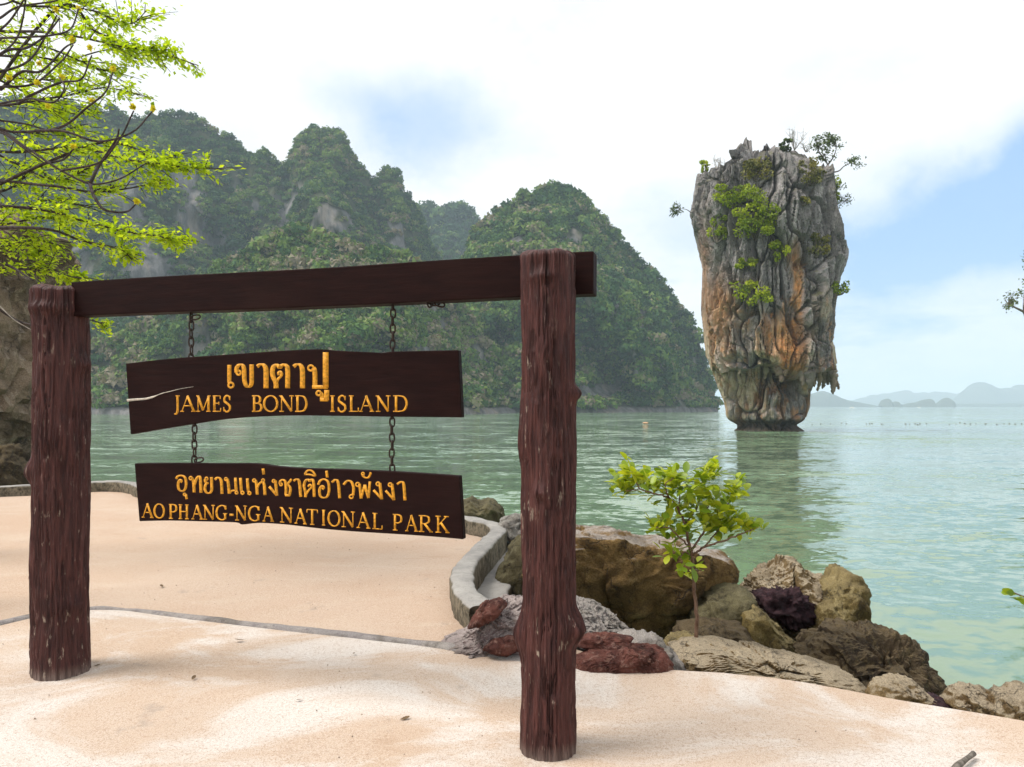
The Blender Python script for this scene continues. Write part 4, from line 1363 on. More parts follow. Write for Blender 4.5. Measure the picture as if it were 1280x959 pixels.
orc = n.mix(n.smooth(r3, 0.5, 0.7, 0, 0.7), orc, (0.40, 0.31, 0.20))
col = n.mix(n.m('MULTIPLY', st.outputs[0], n.smooth(r1, 0.25, 0.5, 0.45, 1.0)), col, orc)
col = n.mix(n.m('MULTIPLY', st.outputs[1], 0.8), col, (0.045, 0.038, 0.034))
moss = n.m('MULTIPLY', n.smooth(n.m('ADD', nz, n.m('MULTIPLY', n.m('SUBTRACT', r1, 0.5), 2.0)), 0.45, 0.8), 0.55)
zz = n.new('ShaderNodeSeparateXYZ', {0: pos}).outputs[2]
moss = n.m('MULTIPLY', moss, n.smooth(zz, 6.0, 12.0))
col = n.mix(moss, col, (0.11, 0.11, 0.035))
col = n.mix(n.smooth(zz, SEA + 0.75, SEA + 0.15, 0, 0.85), col, (0.05, 0.042, 0.03))
h = n.m('ADD', n.m('MULTIPLY', r2, 0.9), n.m('MULTIPLY', r3, 0.45))
finish(n, out, col, 0.9, n.bump(h, 0.8, 0.35), 0.15)
stack = obj('sea_stack', me, m_stack)
tag(stack, 'tall grey and orange limestone sea stack standing in the bay', 'sea stack')
bvh = BVHTree.FromPolygons([tuple(p) for p in P], [tuple(int(k) for k in f) for f in qd])


def on_stack(u, v):
    d = Vector(((u - 640) / F, 1.0, -(v - HOR) / F)).normalized()
    hit = bvh.ray_cast(Vector((0, 0, EYE)), d)
    return None if hit[0] is None else (np.array(hit[0]), np.array(hit[1]))


# stalactites under the overhang
def stalactite(u, v0, v1, wpx, seed, Yd=None):
    h = on_stack(u, v0)
    if Yd is None:
        Yd = (h[0][1] + 0.35) if h else YS - 1.5
    a_, b_ = at(u, v0 - 7, Yd), at(u, v1, Yd)
    g = np.random.default_rng(seed)
    npt = 16
    t = np.linspace(0, 1, npt)
    P_ = a_[None] + (b_ - a_)[None] * t[:, None]
    P_[:, 0] += 0.10 * np.cumsum(g.normal(0, 0.45, npt)) * t
    P_[:, 1] += 0.10 * np.cumsum(g.normal(0, 0.45, npt)) * t
    rr = wpx / F * Yd * 0.5 * (1 - 0.75 * t ** 1.3) * (1 + 0.25 * g.normal(size=npt) * (t > 0.1))
    rr[-1] *= 0.3
    m_ = MB()
    m_.tube(P_, np.abs(rr) + 0.03, 9)
    o = m_.build('stalactite', m_stack, stack)
    ca_ = o.data.attributes.new('stain_shade', 'FLOAT_COLOR', 'POINT')
    k_ = len(o.data.vertices)
    ca_.data.foreach_set('color', np.tile([0.35 * g.random(), 0.15 + 0.5 * g.random(), 0.3 + 0.5 * g.random(), 1], k_).astype(np.float32))


for k, (u, v0, v1, wp, Yd) in enumerate([(1049, 474, 487, 6, YS + .5), (1044, 470, 480, 8, YS + .8), (1038, 472, 481, 9, YS), (1031, 470, 489, 7, YS - .2), (1024, 468, 481, 8, YS - .7), (1018, 466, 484, 6, YS - 1.0), (1046, 474, 493, 7, YS - .9), (1047, 470, 491, 9, YS), (1041, 470, 484, 7, YS - .6), (1035, 470, 486, 7, YS - .4), (1028, 468, 484, 6, YS - 1.2), (1021, 466, 476, 7, YS - 1.6), (1053, 338, 348, 4, YS), (1010, 462, 486, 16, None), (1003, 465, 482, 10, None), (1016, 465, 478, 8, None), (976, 460, 478, 12, None), (970, 458, 470, 8, None), (984, 458, 470, 8, None), (957, 458, 474, 9, None), (948, 462, 474, 8, None), (936, 458, 470, 8, None), (926, 455, 468, 7, None)]):
    stalactite(u - (5 if Yd else 0), v0, v1, wp, 100 + k, Yd - 1.9 if Yd else None)

# ------------------------------------------------------------------ plants on the stack
m_bush = mat_leaf('stack_bush_leaves', (0.14, 0.20, 0.02), (0.34, 0.42, 0.025), (0.54, 0.58, 0.04), 0.35)
m_olive = mat_leaf('olive_scrub_leaves', (0.11, 0.11, 0.035), (0.22, 0.21, 0.06), (0.36, 0.30, 0.07), 0.25)
m_tree = mat_leaf('dark_tree_leaves', (0.05, 0.075, 0.03), (0.095, 0.135, 0.045), (0.17, 0.21, 0.07), 0.25)
m_twig = mat_bark('twig_bark', (0.10, 0.08, 0.065), (0.20, 0.17, 0.14), 12)
m_grey_twig = mat_bark('grey_twig_bark', (0.32, 0.29, 0.27), (0.45, 0.42, 0.40), 12)


def bush(label, u0, u1, v0, v1, nleaf, mat, seed, leaf=0.3, lobes=5, off=0.35, Yf=None, group=None, twig=None, name='shrub', cat='shrub'):
    g = np.random.default_rng(seed)
    uc, vc = (u0 + u1) / 2, (v0 + v1) / 2
    h = on_stack(uc, vc + (v1 - v0) * .2) if Yf is None else None
    Yb = Yf if Yf is not None else (h[0][1] if h else YS)
    rootp = at(uc, v1, Yb)
    if h:
        rootp = np.array(on_stack(uc, v1)[0] if on_stack(uc, v1) else h[0])
    root = empty(name, rootp)
    tag(root, label, cat, group)
    hw, hh_ = (u1 - u0) / 2 / F * Yb, (v1 - v0) / 2 / F * Yb
    P_, T_ = [], []
    m_ = MB()
    lobes = int(lobes * 1.8)
    for k in range(lobes):
        a_ = g.uniform(-0.75, 0.75)
        b_ = g.uniform(-0.7, 0.75)
        uk, vk = uc + a_ * (u1 - u0) / 2, vc - b_ * (v1 - v0) / 2
        hk = on_stack(uk, vk) if Yf is None else None
        c = hk[0] if hk else at(uk, vk, Yb)
        c = c + np.array([0, -off * g.uniform(0.2, 1.5), 0])
        nk = nleaf // lobes
        d = g.normal(size=(nk, 3))
        d /= np.linalg.norm(d, axis=1)[:, None]
        rk_ = g.uniform(0.5, 1.05, nk) ** 0.6
        f = g.uniform(0.20, 0.42)
        Pk = c + d * rk_[:, None] * np.array([hw * f, min(hw, hh_) * 0.6 * f + 0.15, hh_ * f])
        P_.append(Pk)
        T_.append(0.42 + 0.25 * d[:, 2] * 0.0 + g.normal(0, 0.24) + 0 * d[:, 0])
        m_.tube(catmull([rootp, (rootp + c) / 2 + g.normal(0, 0.12, 3), c], 4), np.linspace(0.09, 0.02, 9), 5)
    under(m_.build('branches', twig or m_twig), root)
    if nleaf:
        m2 = MB()
        m2.leaves(np.vstack(P_), leaf, 0.35, 0.62, seed, np.concatenate(T_))
        under(m2.build('foliage', mat, None, False), root)
    return root


bush('upper green bush on the middle of the sea stack face', 889, 955, 232, 268, 1500, m_bush, 1, lobes=9, off=0.8)
bush('largest bright green bush spreading over the sea stack face', 908, 979, 257, 302, 2000, m_bush, 2, lobes=10, off=1.0)
bush('thin green bush beside the largest bush on the sea stack', 881, 909, 268, 304, 420, m_bush, 3, lobes=6, off=0.5)
bush('green bush drooping below the largest bush on the sea stack', 956, 984, 298, 334, 620, m_bush, 4, lobes=6, off=0.5)
bush('small low bush under the bushes on the sea stack', 916, 946, 322, 337, 330, m_bush, 5, lobes=5, off=0.4)
bush('yellow olive scrub below the peak of the sea stack', 921, 966, 188, 226, 800, m_olive, 6, lobes=9, off=0.4)
bush('olive scrub just below the spreading tree on the sea stack', 996, 1028, 196, 232, 520, m_olive, 7, lobes=8, off=0.4)
bush('olive green scrub above the smooth grey slab of the sea stack', 1005, 1036, 292, 322, 430, m_olive, 8, lobes=7, off=0.4)
bush('small olive tuft beside the leaning slab of the sea stack', 995, 1013, 246, 258, 160, m_olive, 9, lobes=4, off=0.3)
bush('bright green bush hanging above the dark cave of the sea stack', 912, 966, 352, 385, 780, m_bush, 10, lobes=9, off=0.5)
bush('small green bush on the rim above the hanging stalactites', 1034, 1060, 350, 369, 260, m_bush, 11, lobes=6, off=0.3)
bush('small leafy tuft on the summit rim beside a low bare shrub', 874, 889, 200, 219, 200, m_bush, 12, lobes=4, Yf=YS + 1.8)
bush('round dark bush on the summit of the sea stack', 972, 990, 174, 190, 300, m_tree, 13, lobes=5, Yf=YS - 1.5)
bush('sparse scrub below the roots of the spreading tree', 1030, 1050, 222, 262, 380, m_bush, 14, lobes=7, Yf=YS - 1.2)


def small_tree(label, base, stems, crowns, nleaf, mat, twig, seed, leaf, cat='tree', name='small_tree', r0=0.14):
    """stems: polylines in world space; crowns: (centre, radii)"""
    g = np.random.default_rng(seed)
    root = empty(name, base)
    tag(root, label, cat)
    m_ = MB()
    for k, s in enumerate(stems):
        C = catmull(s, 6)
        m_.tube(C, np.linspace(r0 * (1 if k == 0 else 0.55), r0 * 0.22, len(C)), 6)
    m2 = MB()
    P_ = []
    tot = sum(c[1][0] * c[1][2] for c in crowns)
    for c, r in crowns:
        nk = int(nleaf * r[0] * r[2] / tot)
        c = np.array(c)
        d = g.normal(size=(nk, 3))
        d /= np.linalg.norm(d, axis=1)[:, None]
        # leaves gather round twig ends
        tips = 9
        dt = g.normal(size=(tips, 3))
        dt /= np.linalg.norm(dt, axis=1)[:, None]
        tp = c + dt * np.array(r) * g.uniform(0.4, 1.0, tips)[:, None]
        src = np.array(min((s[-1] for s in stems), key=lambda e: np.linalg.norm(np.array(e) - c)))
        for tpi in tp:
            m_.tube(catmull([src, (src + tpi) / 2 + g.normal(0, 0.06, 3) * r[0], tpi], 3), np.linspace(r0 * 0.2, r0 * 0.08, 7), 4)
        idx = g.integers(0, tips, nk)
        P_.append(tp[idx] + g.normal(size=(nk, 3)) * np.array(r) * 0.26)
    under(m_.build('trunk', twig), root)
    if nleaf:
        m2.leaves(np.vstack(P_), leaf, 0.4, 0.6, seed)
        under(m2.build('crown', mat, None, False), root)
    return root


Yt = YS - 1.8
q_ = lambda u, v, dy=0.0: at(u, v, Yt + dy)
small_tree('spreading tree with a dark trunk on the summit rim of the sea stack', q_(1036, 224), [[q_(1036, 226), q_(1037, 215), q_(1034, 205), q_(1030, 192)], [q_(1036, 216), q_(1048, 214), q_(1055, 208), q_(1063, 204)], [q_(1035, 206), q_(1042, 196), q_(1046, 184)], [q_(1033, 203), q_(1024, 190), q_(1021, 182)]],
           [(q_(1028, 184), (0.95, 0.9, 0.8)), (q_(1043, 178), (0.85, 0.8, 0.75)), (q_(1037, 172), (0.9, 0.8, 0.4)), (q_(1067, 204), (1.0, 0.7, 0.5)), (q_(1033, 198), (0.8, 0.6, 0.4)), (q_(1022, 177), (0.5, 0.6, 0.5))], 900, m_tree, m_twig, 5, 0.26)
small_tree('drooping feathery tree just below the spreading tree', q_(1038, 244), [[q_(1036, 246), q_(1042, 238), q_(1050, 234)], [q_(1040, 240), q_(1050, 246), q_(1060, 250)]],
           [(q_(1050, 234), (0.9, 0.7, 0.35)), (q_(1056, 250), (0.7, 0.6, 0.5)), (q_(1045, 256), (0.4, 0.5, 0.5))], 330, m_tree, m_twig, 6, 0.2, r0=0.08)
small_tree('tuft of leaves leaning out on a stick from the sea stack', q_(860, 262), [[q_(864, 266), q_(858, 262), q_(850, 261)]], [(q_(846, 263), (0.55, 0.5, 0.6)), (q_(843, 268), (0.35, 0.4, 0.35))], 260, m_tree, m_twig, 7, 0.22, r0=0.05)


def bare_shrub(label, u, v, up, spread, seed, nb=14):
    g = np.random.default_rng(seed)
    base = at(u, v, YS - 1.2)
    root = empty('bare_shrub', base)
    tag(root, label, 'shrub')
    m_ = MB()
    for k in range(nb):
        tip = at(u + g.normal(0, spread), v - up * g.uniform(0.5, 1.05), YS - 1.2 + g.normal(0, 0.6))
        mid = (base + tip) / 2 + g.normal(0, 0.18, 3)
        C = catmull([base, mid, tip], 5)
        m_.tube(C, np.linspace(0.045, 0.012, len(C)), 4)
        for e in range(4):
            p0 = C[g.integers(4, len(C))]
            m_.tube([p0, p0 + g.normal(0, 0.28, 3) + np.array([0, 0, 0.22])], [0.02, 0.009], 4)
    under(m_.build('twigs', m_grey_twig), root)
    return root


bare_shrub('tallest bare grey shrub on the summit of the sea stack', 993, 188, 26, 7, 3)
bare_shrub('low bare grey shrub on the summit rim beside the leafy tuft', 897, 211, 14, 5, 4, 9)
bare_shrub('smallest bare grey shrub between summit bush and spreading tree', 1007, 190, 10, 4, 5, 8)

# ------------------------------------------------------------------ SHORE ROCKS
m_boulder = mat_rock('brown_boulder', (0.27, 0.165, 0.06), (0.15, 0.09, 0.034), (0.34, 0.23, 0.10), (0.42, 0.37, 0.33), 0.95, 1.3, pores=0.35, topth=0.75)
m_tan = mat_rock('tan_rock', (0.26, 0.175, 0.08), (0.14, 0.088, 0.038), (0.36, 0.28, 0.16), (0.47, 0.39, 0.28), 0.75, 2.0)
m_olivr = mat_rock('olive_rock', (0.24, 0.175, 0.062), (0.12, 0.084, 0.03), (0.36, 0.29, 0.14), (0.36, 0.29, 0.15), 0.4, 2.0)
m_darkr = mat_rock('dark_rock', (0.085, 0.058, 0.032), (0.045, 0.030, 0.018), (0.155, 0.112, 0.056), (0.15, 0.112, 0.062), 0.6, 2.4)
m_greyr = mat_rock('grey_rock', (0.31, 0.275, 0.255), (0.17, 0.145, 0.14), (0.40, 0.35, 0.30), (0.45, 0.405, 0.365), 0.6, 2.4, pores=0.5)
m_mauve = mat_rock('mauve_rock', (0.36, 0.285, 0.265), (0.22, 0.16, 0.155), (0.45, 0.385, 0.355), (0.50, 0.43, 0.40), 0.5, 2.6, pores=0.4)
m_redr = mat_rock('red_rock', (0.17, 0.062, 0.046), (0.085, 0.030, 0.023), (0.29, 0.165, 0.13), None, 0, 4.5, (0.03, 0.012, 0.01), pores=0.4)
m_purple = mat_rock('purple_oysters', (0.055, 0.026, 0.032), (0.028, 0.014, 0.018), (0.10, 0.05, 0.055), None, 0, 9.0, (0.01, 0.006, 0.008))
m_mossr = mat_rock('mossy_rock', (0.13, 0.11, 0.055), (0.075, 0.06, 0.03), (0.21, 0.18, 0.11), (0.17, 0.15, 0.08), 0.4, 2.0)
m_white = mat_rock('pale_stone', (0.38, 0.355, 0.32), (0.24, 0.215, 0.19), (0.42, 0.39, 0.36), None, 0, 2.5, pores=0.3)


def rock(label, px, Y, depth, mat, seed, sub=5, amp=0.10, fs=2.2, name='boulder', cat='rock', boxy=0.75, root=None, lean=0.0, fine=0.075, round_=0.0, cut=None):
    px = np.array(px, float)
    W3 = np.array([at(u, v, Y) for u, v in px])
    c = np.array([(W3[:, 0].min() + W3[:, 0].max()) / 2, Y, (W3[:, 2].min() + W3[:, 2].max()) / 2])
    ed_ = []
    for a_, b_ in zip(W3, np.roll(W3, -1, 0)):
        t = np.linspace(0, 1, 40, endpoint=False)[:, None]
        ed_.append(a_ + (b_ - a_) * t)
    E = np.vstack(ed_) - c
    ang = np.arctan2(E[:, 2], E[:, 0])
    rad_ = np.hypot(E[:, 0], E[:, 2])
    o_ = np.argsort(ang)
    ang, rad_ = ang[o_], rad_[o_]
    A_ = np.concatenate([ang - 2 * math.pi, ang, ang + 2 * math.pi])
    R_ = np.concatenate([rad_] * 3)
    bm = bmesh.new()
    bmesh.ops.create_icosphere(bm, subdivisions=sub, radius=1.0)
    D = np.array([v_.co for v_ in bm.verts])
    tri = np.array([[v_.index for v_ in f.verts] for f in bm.faces])
    bm.free()
    pa = np.arctan2(D[:, 2], D[:, 0])
    inpl = np.hypot(D[:, 0], D[:, 2])
    Rr = np.interp(pa, A_, R_)
    k_ = inpl ** boxy
    V_ = np.stack([Rr * k_ * np.cos(pa), depth * np.sign(D[:, 1]) * np.abs(D[:, 1]) ** 0.85, Rr * k_ * np.sin(pa)], 1)
    V_[:, 1] += lean * V_[:, 2]
    if cut:
        lim = cut[0] + cut[1] * V_[:, 2] + cut[2] * V_[:, 0]
        V_[:, 1] = np.where(V_[:, 1] < lim, lim + 0.12 * (V_[:, 1] - lim), V_[:, 1])
    size = R_.mean()
    Q_ = (V_ + c)
    q1 = Q_ * fs / size * 0.5 + seed * 3.1
    q1 = q1 + 0.25 * np.stack([vnoise(q1 * 1.5 + 7 * k, seed + k) for k in range(3)], 1)
    d1, e1, _ = facets(q1, seed, 1.0)
    d2, e2, _ = facets(q1 * 2.3, seed + 5, 1.0)
    wgt = 1 - 0.6 * inpl ** 8
    dd = amp * size * ((1 - round_) * (d1 * 1.3 + 0.5 * d2 - 0.5 * sstep(0.08 - e1, 0, 0.08)) + 0.8 * fbm(q1 * 1.2, 4, seed + 3)) * wgt + fine * size * fbm(q1 * 6, 4, seed + 6) + 0.35 * fine * size * facets(q1 * 6, seed + 8, 1.0)[0]
    nrm = V_ / (np.linalg.norm(V_, axis=1)[:, None] + 1e-9)
    V_ = V_ + nrm * dd[:, None]
    mb_ = MB()
    mb_.add(V_ + c, None, tri)
    o = mb_.build(name, mat, None, sub < 6 or mat is m_boulder)
    recentre(o)
    if root is not None:
        under(o, root)
    else:
        tag(o, label, cat)
    return o


rock('large brown boulder with a pale grey top behind the sapling', [(655, 705), (680, 672), (722, 662), (762, 661), (800, 670), (846, 680), (880, 686), (906, 695), (913, 711), (897, 728), (893, 742), (872, 765), (855, 786), (828, 800), (790, 800), (740, 790), (690, 775), (660, 745)], 6.5, 0.8, m_boulder, 5, 6, 0.12, 1.6, lean=-0.35, fine=0.055, boxy=0.6, cut=(-0.45, -0.12, 0.12))
horn = rock('tan rock with a pointed horn beside the water', [(922, 800), (918, 770), (924, 745), (938, 735), (942, 722), (962, 716), (972, 708), (978, 695), (990, 699), (1000, 712), (1022, 718), (1034, 732), (1040, 760), (1030, 790), (990, 812), (950, 815)], 6.5, 0.45, m_tan, 8, 6, 0.11, 2.4, fine=0.06)
rock('', [(944, 742), (962, 737), (980, 738), (992, 735), (1002, 742), (1018, 758), (1014, 776), (998, 784), (984, 785), (968, 772), (952, 760)], 6.10, 0.16, m_purple, 12, 5, 0.22, 4.5, name='oyster_patch', root=horn, fine=0.16)
rock('olive brown upright rock leaning on the horned rock', [(1010, 812), (1005, 780), (1012, 750), (1028, 728), (1044, 722), (1050, 711), (1064, 713), (1074, 728), (1075, 750), (1068, 790), (1050, 815)], 6.2, 0.35, m_olivr, 15, 5, 0.13, 2.2)
rock('cracked grey green rock behind the sapling', [(858, 800), (865, 765), (880, 745), (900, 736), (925, 733), (940, 742), (938, 790), (915, 812), (880, 815)], 6.0, 0.4, m_mossr, 18, 5, 0.13, 2.4)
rock('yellow olive block wedged below the horned rock', [(915, 800), (920, 760), (940, 752), (958, 770), (990, 800), (1010, 830), (970, 845), (925, 835)], 5.75, 0.3, m_olivr, 21, 5, 0.12, 2.2)
rock('dark brown slanting boulder at the water edge', [(1005, 820), (1020, 802), (1045, 794), (1075, 790), (1090, 786), (1115, 788), (1135, 796), (1152, 812), (1170, 835), (1182, 858), (1204, 885), (1196, 905), (1140, 900), (1085, 880), (1040, 850), (1012, 834)], 5.2, 0.42, m_darkr, 24, 6, 0.14, 2.2, lean=0.3, fine=0.09, cut=(-0.16, 0.5, 0.25))
rock('long low tan rock along the pavement edge', [(828, 838), (840, 812), (870, 806), (905, 806), (945, 812), (985, 822), (1025, 832), (1060, 842), (1084, 862), (1085, 885), (1000, 885), (900, 870), (840, 858)], 4.85, 0.32, m_tan, 27, 6, 0.07, 2.6, boxy=0.6, fine=0.05)
rock('small tan stone in front of the dark slanting boulder', [(1084, 868), (1095, 852), (1118, 844), (1140, 852), (1160, 868), (1172, 886), (1150, 900), (1105, 895)], 4.55, 0.16, m_tan, 30, 5, 0.13, 2.2)
rock('low dark purple crusted stone at the foot of the slanting boulder', [(1145, 872), (1165, 868), (1185, 876), (1204, 890), (1190, 905), (1155, 898)], 4.5, 0.12, m_purple, 33, 4, 0.18, 3)
rock('mottled tan rock at the pavement edge next to the slanting boulder', [(1186, 880), (1198, 862), (1220, 858), (1245, 868), (1256, 885), (1250, 915), (1205, 912)], 4.4, 0.2, m_tan, 36, 5, 0.14, 2.4)
rock('last mottled tan rock of the shore row, farthest from the kerb', [(1238, 890), (1250, 870), (1275, 862), (1320, 868), (1345, 900), (1300, 930), (1245, 920)], 4.2, 0.22, m_tan, 39, 5, 0.13, 2.2)
rock('dark wet stone in the gap below the brown boulder', [(835, 812), (850, 785), (880, 775), (930, 782), (945, 805), (930, 828), (860, 830)], 5.5, 0.3, m_darkr, 42, 5, 0.12, 2.4)
rock('small tan stone at the foot of the sapling', [(826, 812), (838, 797), (860, 792), (885, 800), (892, 818), (850, 830)], 5.15, 0.18, m_olivr, 45, 5, 0.1, 2)
rock('dark mossy rock rising from the sea behind the kerb', [(560, 652), (572, 628), (590, 621), (600, 628), (612, 624), (626, 634), (634, 652), (600, 672), (570, 668)], 12.2, 0.7, m_mossr, 48, 5, 0.14, 2.4)
rock('pale rubble stone at the corner of the kerb', [(622, 668), (628, 650), (645, 644), (672, 646), (684, 668), (650, 680)], 8.6, 0.35, m_white, 51, 5, 0.16, 2.6)
rock('grey stained concrete buttress below the kerb', [(612, 748), (616, 728), (628, 700), (640, 676), (662, 664), (705, 664), (715, 760), (640, 775)], 7.0, 0.3, m_mossr, 54, 5, 0.05, 1.6)
# the rockwork round the foot of the right post
rock('mauve grey stone mound at the end of the kerb', [(548, 806), (575, 797), (592, 782), (608, 764), (628, 752), (655, 748), (690, 752), (700, 800), (690, 840), (640, 836), (590, 820)], 4.85, 0.32, m_mauve, 57, 6, 0.10, 3.0, fine=0.06)
rock('dark red stone capping the mauve mound', [(584, 785), (592, 768), (606, 753), (626, 748), (634, 756), (618, 772), (602, 782)], 4.62, 0.10, m_redr, 60, 5, 0.12, 2.4)
rock('dark red stone low on the mauve mound', [(601, 812), (614, 801), (636, 793), (656, 799), (656, 812), (630, 819)], 4.53, 0.06, m_redr, 63, 4, 0.14, 2.4)
rock('grey veined rock between the post and the brown boulder', [(690, 800), (700, 770), (722, 752), (745, 756), (768, 772), (790, 792), (800, 812), (750, 830), (700, 830)], 5.1, 0.3, m_greyr, 66, 6, 0.11, 2.6)
rock('flat pale grey rock between the red block and the brown boulder', [(735, 822), (760, 800), (800, 793), (825, 800), (848, 822), (862, 842), (840, 858), (760, 850)], 4.75, 0.22, m_greyr, 69, 5, 0.10, 2.6)
rock('thin dark red slab above the red block', [(716, 806), (726, 794), (760, 792), (792, 797), (784, 808), (740, 812)], 4.55, 0.10, m_redr, 72, 5, 0.10, 2.0)
rock('long dark red block lying on the pavement edge', [(712, 842), (716, 822), (735, 815), (780, 808), (815, 808), (832, 816), (842, 835), (838, 846), (780, 848), (725, 850)], 4.42, 0.13, m_redr, 75, 6, 0.06, 2.6, boxy=0.55, fine=0.05)

# ---- cliff foot on the left, behind the leafy tree
m_cliff = mat_rock('brown_grey_cliff', (0.31, 0.225, 0.155), (0.17, 0.122, 0.086), (0.40, 0.31, 0.23), (0.42, 0.35, 0.28), 0.5, 0.7, pores=0.4)
rock('brown grey limestone cliff behind the leafy tree', [(-420, 640), (-430, 300), (-300, 150), (-120, 170), (0, 270), (45, 283), (68, 297), (72, 318), (54, 345), (50, 380), (52, 420), (50, 455), (46, 480), (44, 520), (30, 560), (42, 605), (20, 625)], 17.5, 3.5, m_cliff, 91, 6, 0.09, 4.2, name='limestone_cliff', cat='cliff', lean=0.1, fine=0.03)
rock('rounded stone coloured dark as a shaded void at the foot of the brown cliff', [(-60, 612), (-40, 570), (10, 555), (34, 585), (40, 612)], 14.6, 0.6, m_darkr, 94, 5, 0.12, 2.4)  # dark material put in for the shade of a void

# ---- cliff just past the right edge of the view
rock('grey limestone cliff rising from the water under a gnarled tree', [(1350, 600), (1345, 540), (1352, 450), (1375, 380), (1400, 250), (1500, 160), (1700, 120), (1900, 300), (1950, 600)], 31, 6, m_cliff, 97, 6, 0.10, 4.0, name='limestone_cliff', cat='cliff', fine=0.03)
Yr = 30.0
qq = lambda u, v, dy=0.0: at(u, v, Yr + dy)
small_tree('small gnarled tree leaning from the grey cliff over the sea', qq(1322, 470), [[qq(1322, 470), qq(1300, 430), qq(1283, 400), qq(1279, 386)], [qq(1280, 390), qq(1268, 384), qq(1260, 380)], [qq(1280, 392), qq(1284, 360), qq(1288, 330)]],
           [(qq(1268, 371), (0.42, 0.5, 0.28)), (qq(1282, 356), (0.5, 0.6, 0.3)), (qq(1261, 382), (0.3, 0.4, 0.25)), (qq(1296, 330), (0.7, 0.7, 0.5)), (qq(1300, 365), (0.7, 0.7, 0.5)), (qq(1290, 314), (0.4, 0.4, 0.2))], 900, m_tree, m_twig, 15, 0.12, r0=0.09)

# ------------------------------------------------------------------ SAPLING with glossy leaves
m_sap = mat_leaf('sapling_leaves', (0.15, 0.25, 0.018), (0.34, 0.43, 0.024), (0.56, 0.58, 0.04), 0.45, 0.4, 0.5)
m_sapbark = mat_bark('sapling_bark', (0.10, 0.055, 0.035), (0.20, 0.12, 0.08), 60)
YP = 5.05


def blade(name, Lb, wb, tint, bend, mat):
    """one leaf, 16 triangles, along +X"""
    mb_ = MB()
    xs = np.array([0, 0.12, 0.38, 0.68, 0.9, 1.0]) * Lb
    ws = np.array([0.04, 0.32, 0.92, 1.0, 0.55, 0.03]) * wb / 2
    V_ = []
    for x, hw in zip(xs, ws):
        zc = -bend * (x / Lb) ** 2 * Lb
        V_ += [[x, -hw, zc + 0.25 * hw], [x, 0, zc], [x, hw, zc + 0.25 * hw]]
    q_2 = []
    for k in range(5):
        a_ = k * 3
        q_2 += [[a_, a_ + 3, a_ + 4, a_ + 1], [a_ + 1, a_ + 4, a_ + 5, a_ + 2]]
    mb_.add(V_, q_2, None, tint)
    me_ = mb_.mesh(name)
    me_.materials.append(mat)
    return me_


leaf_meshes = [blade('leaf', 0.088, 0.046, t, b, m_sap) for t, b in ((0.1, 0.1), (0.3, 0.2), (0.5, 0.05), (0.65, 0.15), (0.8, 0.1), (0.95, 0.2))]
sp = lambda u, v, dy=0.0: at(u, v, YP + dy)
sap = empty('sapling', sp(870, 812))
tag(sap, 'slender sapling with glossy yellow green leaves growing among the shore rocks', 'sapling')
twigs = [
    ([sp(870, 812), sp(871, 770), sp(868, 735), sp(866, 700), sp(861, 678)], 0.015, 0.010),
    ([sp(861, 678), sp(856, 655), sp(848, 636), sp(836, 622, -.05), sp(820, 618, -.08), sp(800, 612, -.1), sp(782, 614, -.12)], 0.010, 0.004),
    ([sp(864, 690), sp(875, 672, .05), sp(890, 652, .08), sp(900, 640, .1), sp(918, 620, .1)], 0.009, 0.004),
    ([sp(866, 694), sp(880, 684, -.05), sp(905, 676, -.08), sp(925, 668, -.1), sp(942, 662, -.1)], 0.009, 0.004),
    ([sp(856, 655), sp(868, 640, .05), sp(874, 622, .08), sp(878, 602, .1), sp(890, 590, .1)], 0.007, 0.003),
    ([sp(848, 636), sp(850, 620, .04), sp(845, 606, .05)], 0.006, 0.003),
    ([sp(862, 685), sp(850, 672, -.1), sp(836, 660, -.14), sp(820, 660, -.16)], 0.007, 0.003),
    ([sp(864, 694), sp(856, 690, -.1), sp(848, 700, -.12)], 0.006, 0.003),
    ([sp(890, 652, .08), sp(884, 636, 0), sp(892, 622, -.05)], 0.006, 0.003),
    ([sp(836, 622, -.05), sp(832, 606, -.1), sp(842, 598, -.12)], 0.006, 0.003),
    ([sp(880, 684, -.05), sp(900, 662, .1), sp(915, 648, .15)], 0.006, 0.003),
    ([sp(800, 612, -.1), sp(795, 600, -.1), sp(790, 590, -.1)], 0.005, 0.003),
]
mb = MB()
for P_, ra_, rb_ in twigs:
    C = catmull(P_, 6)
    C[1:-1] += rng.normal(0, 0.003, (len(C) - 2, 3))
    mb.tube(C, np.linspace(ra_, rb_, len(C)), 7)
under(mb.build('stem', m_sapbark), sap)
ends = [(782, 613, 12), (778, 600, 10), (790, 592, 10), (803, 600, 11), (812, 608, 9), (820, 612, 8), (835, 598, 11), (846, 600, 11), (842, 610, 8), (858, 612, 7), (878, 600, 11), (889, 590, 12), (882, 614, 8), (872, 634, 9), (890, 624, 10), (902, 640, 10), (916, 620, 12), (922, 608, 9), (912, 650, 9), (926, 655, 10), (940, 660, 12), (908, 662, 8), (895, 660, 8), (820, 659, 10), (833, 657, 8), (846, 668, 8), (842, 690, 8), (852, 700, 8), (862, 660, 8), (852, 645, 7), (868, 712, 5), (848, 626, 6), (880, 650, 8), (835, 636, 5)]
g = np.random.default_rng(21)
nl = 0
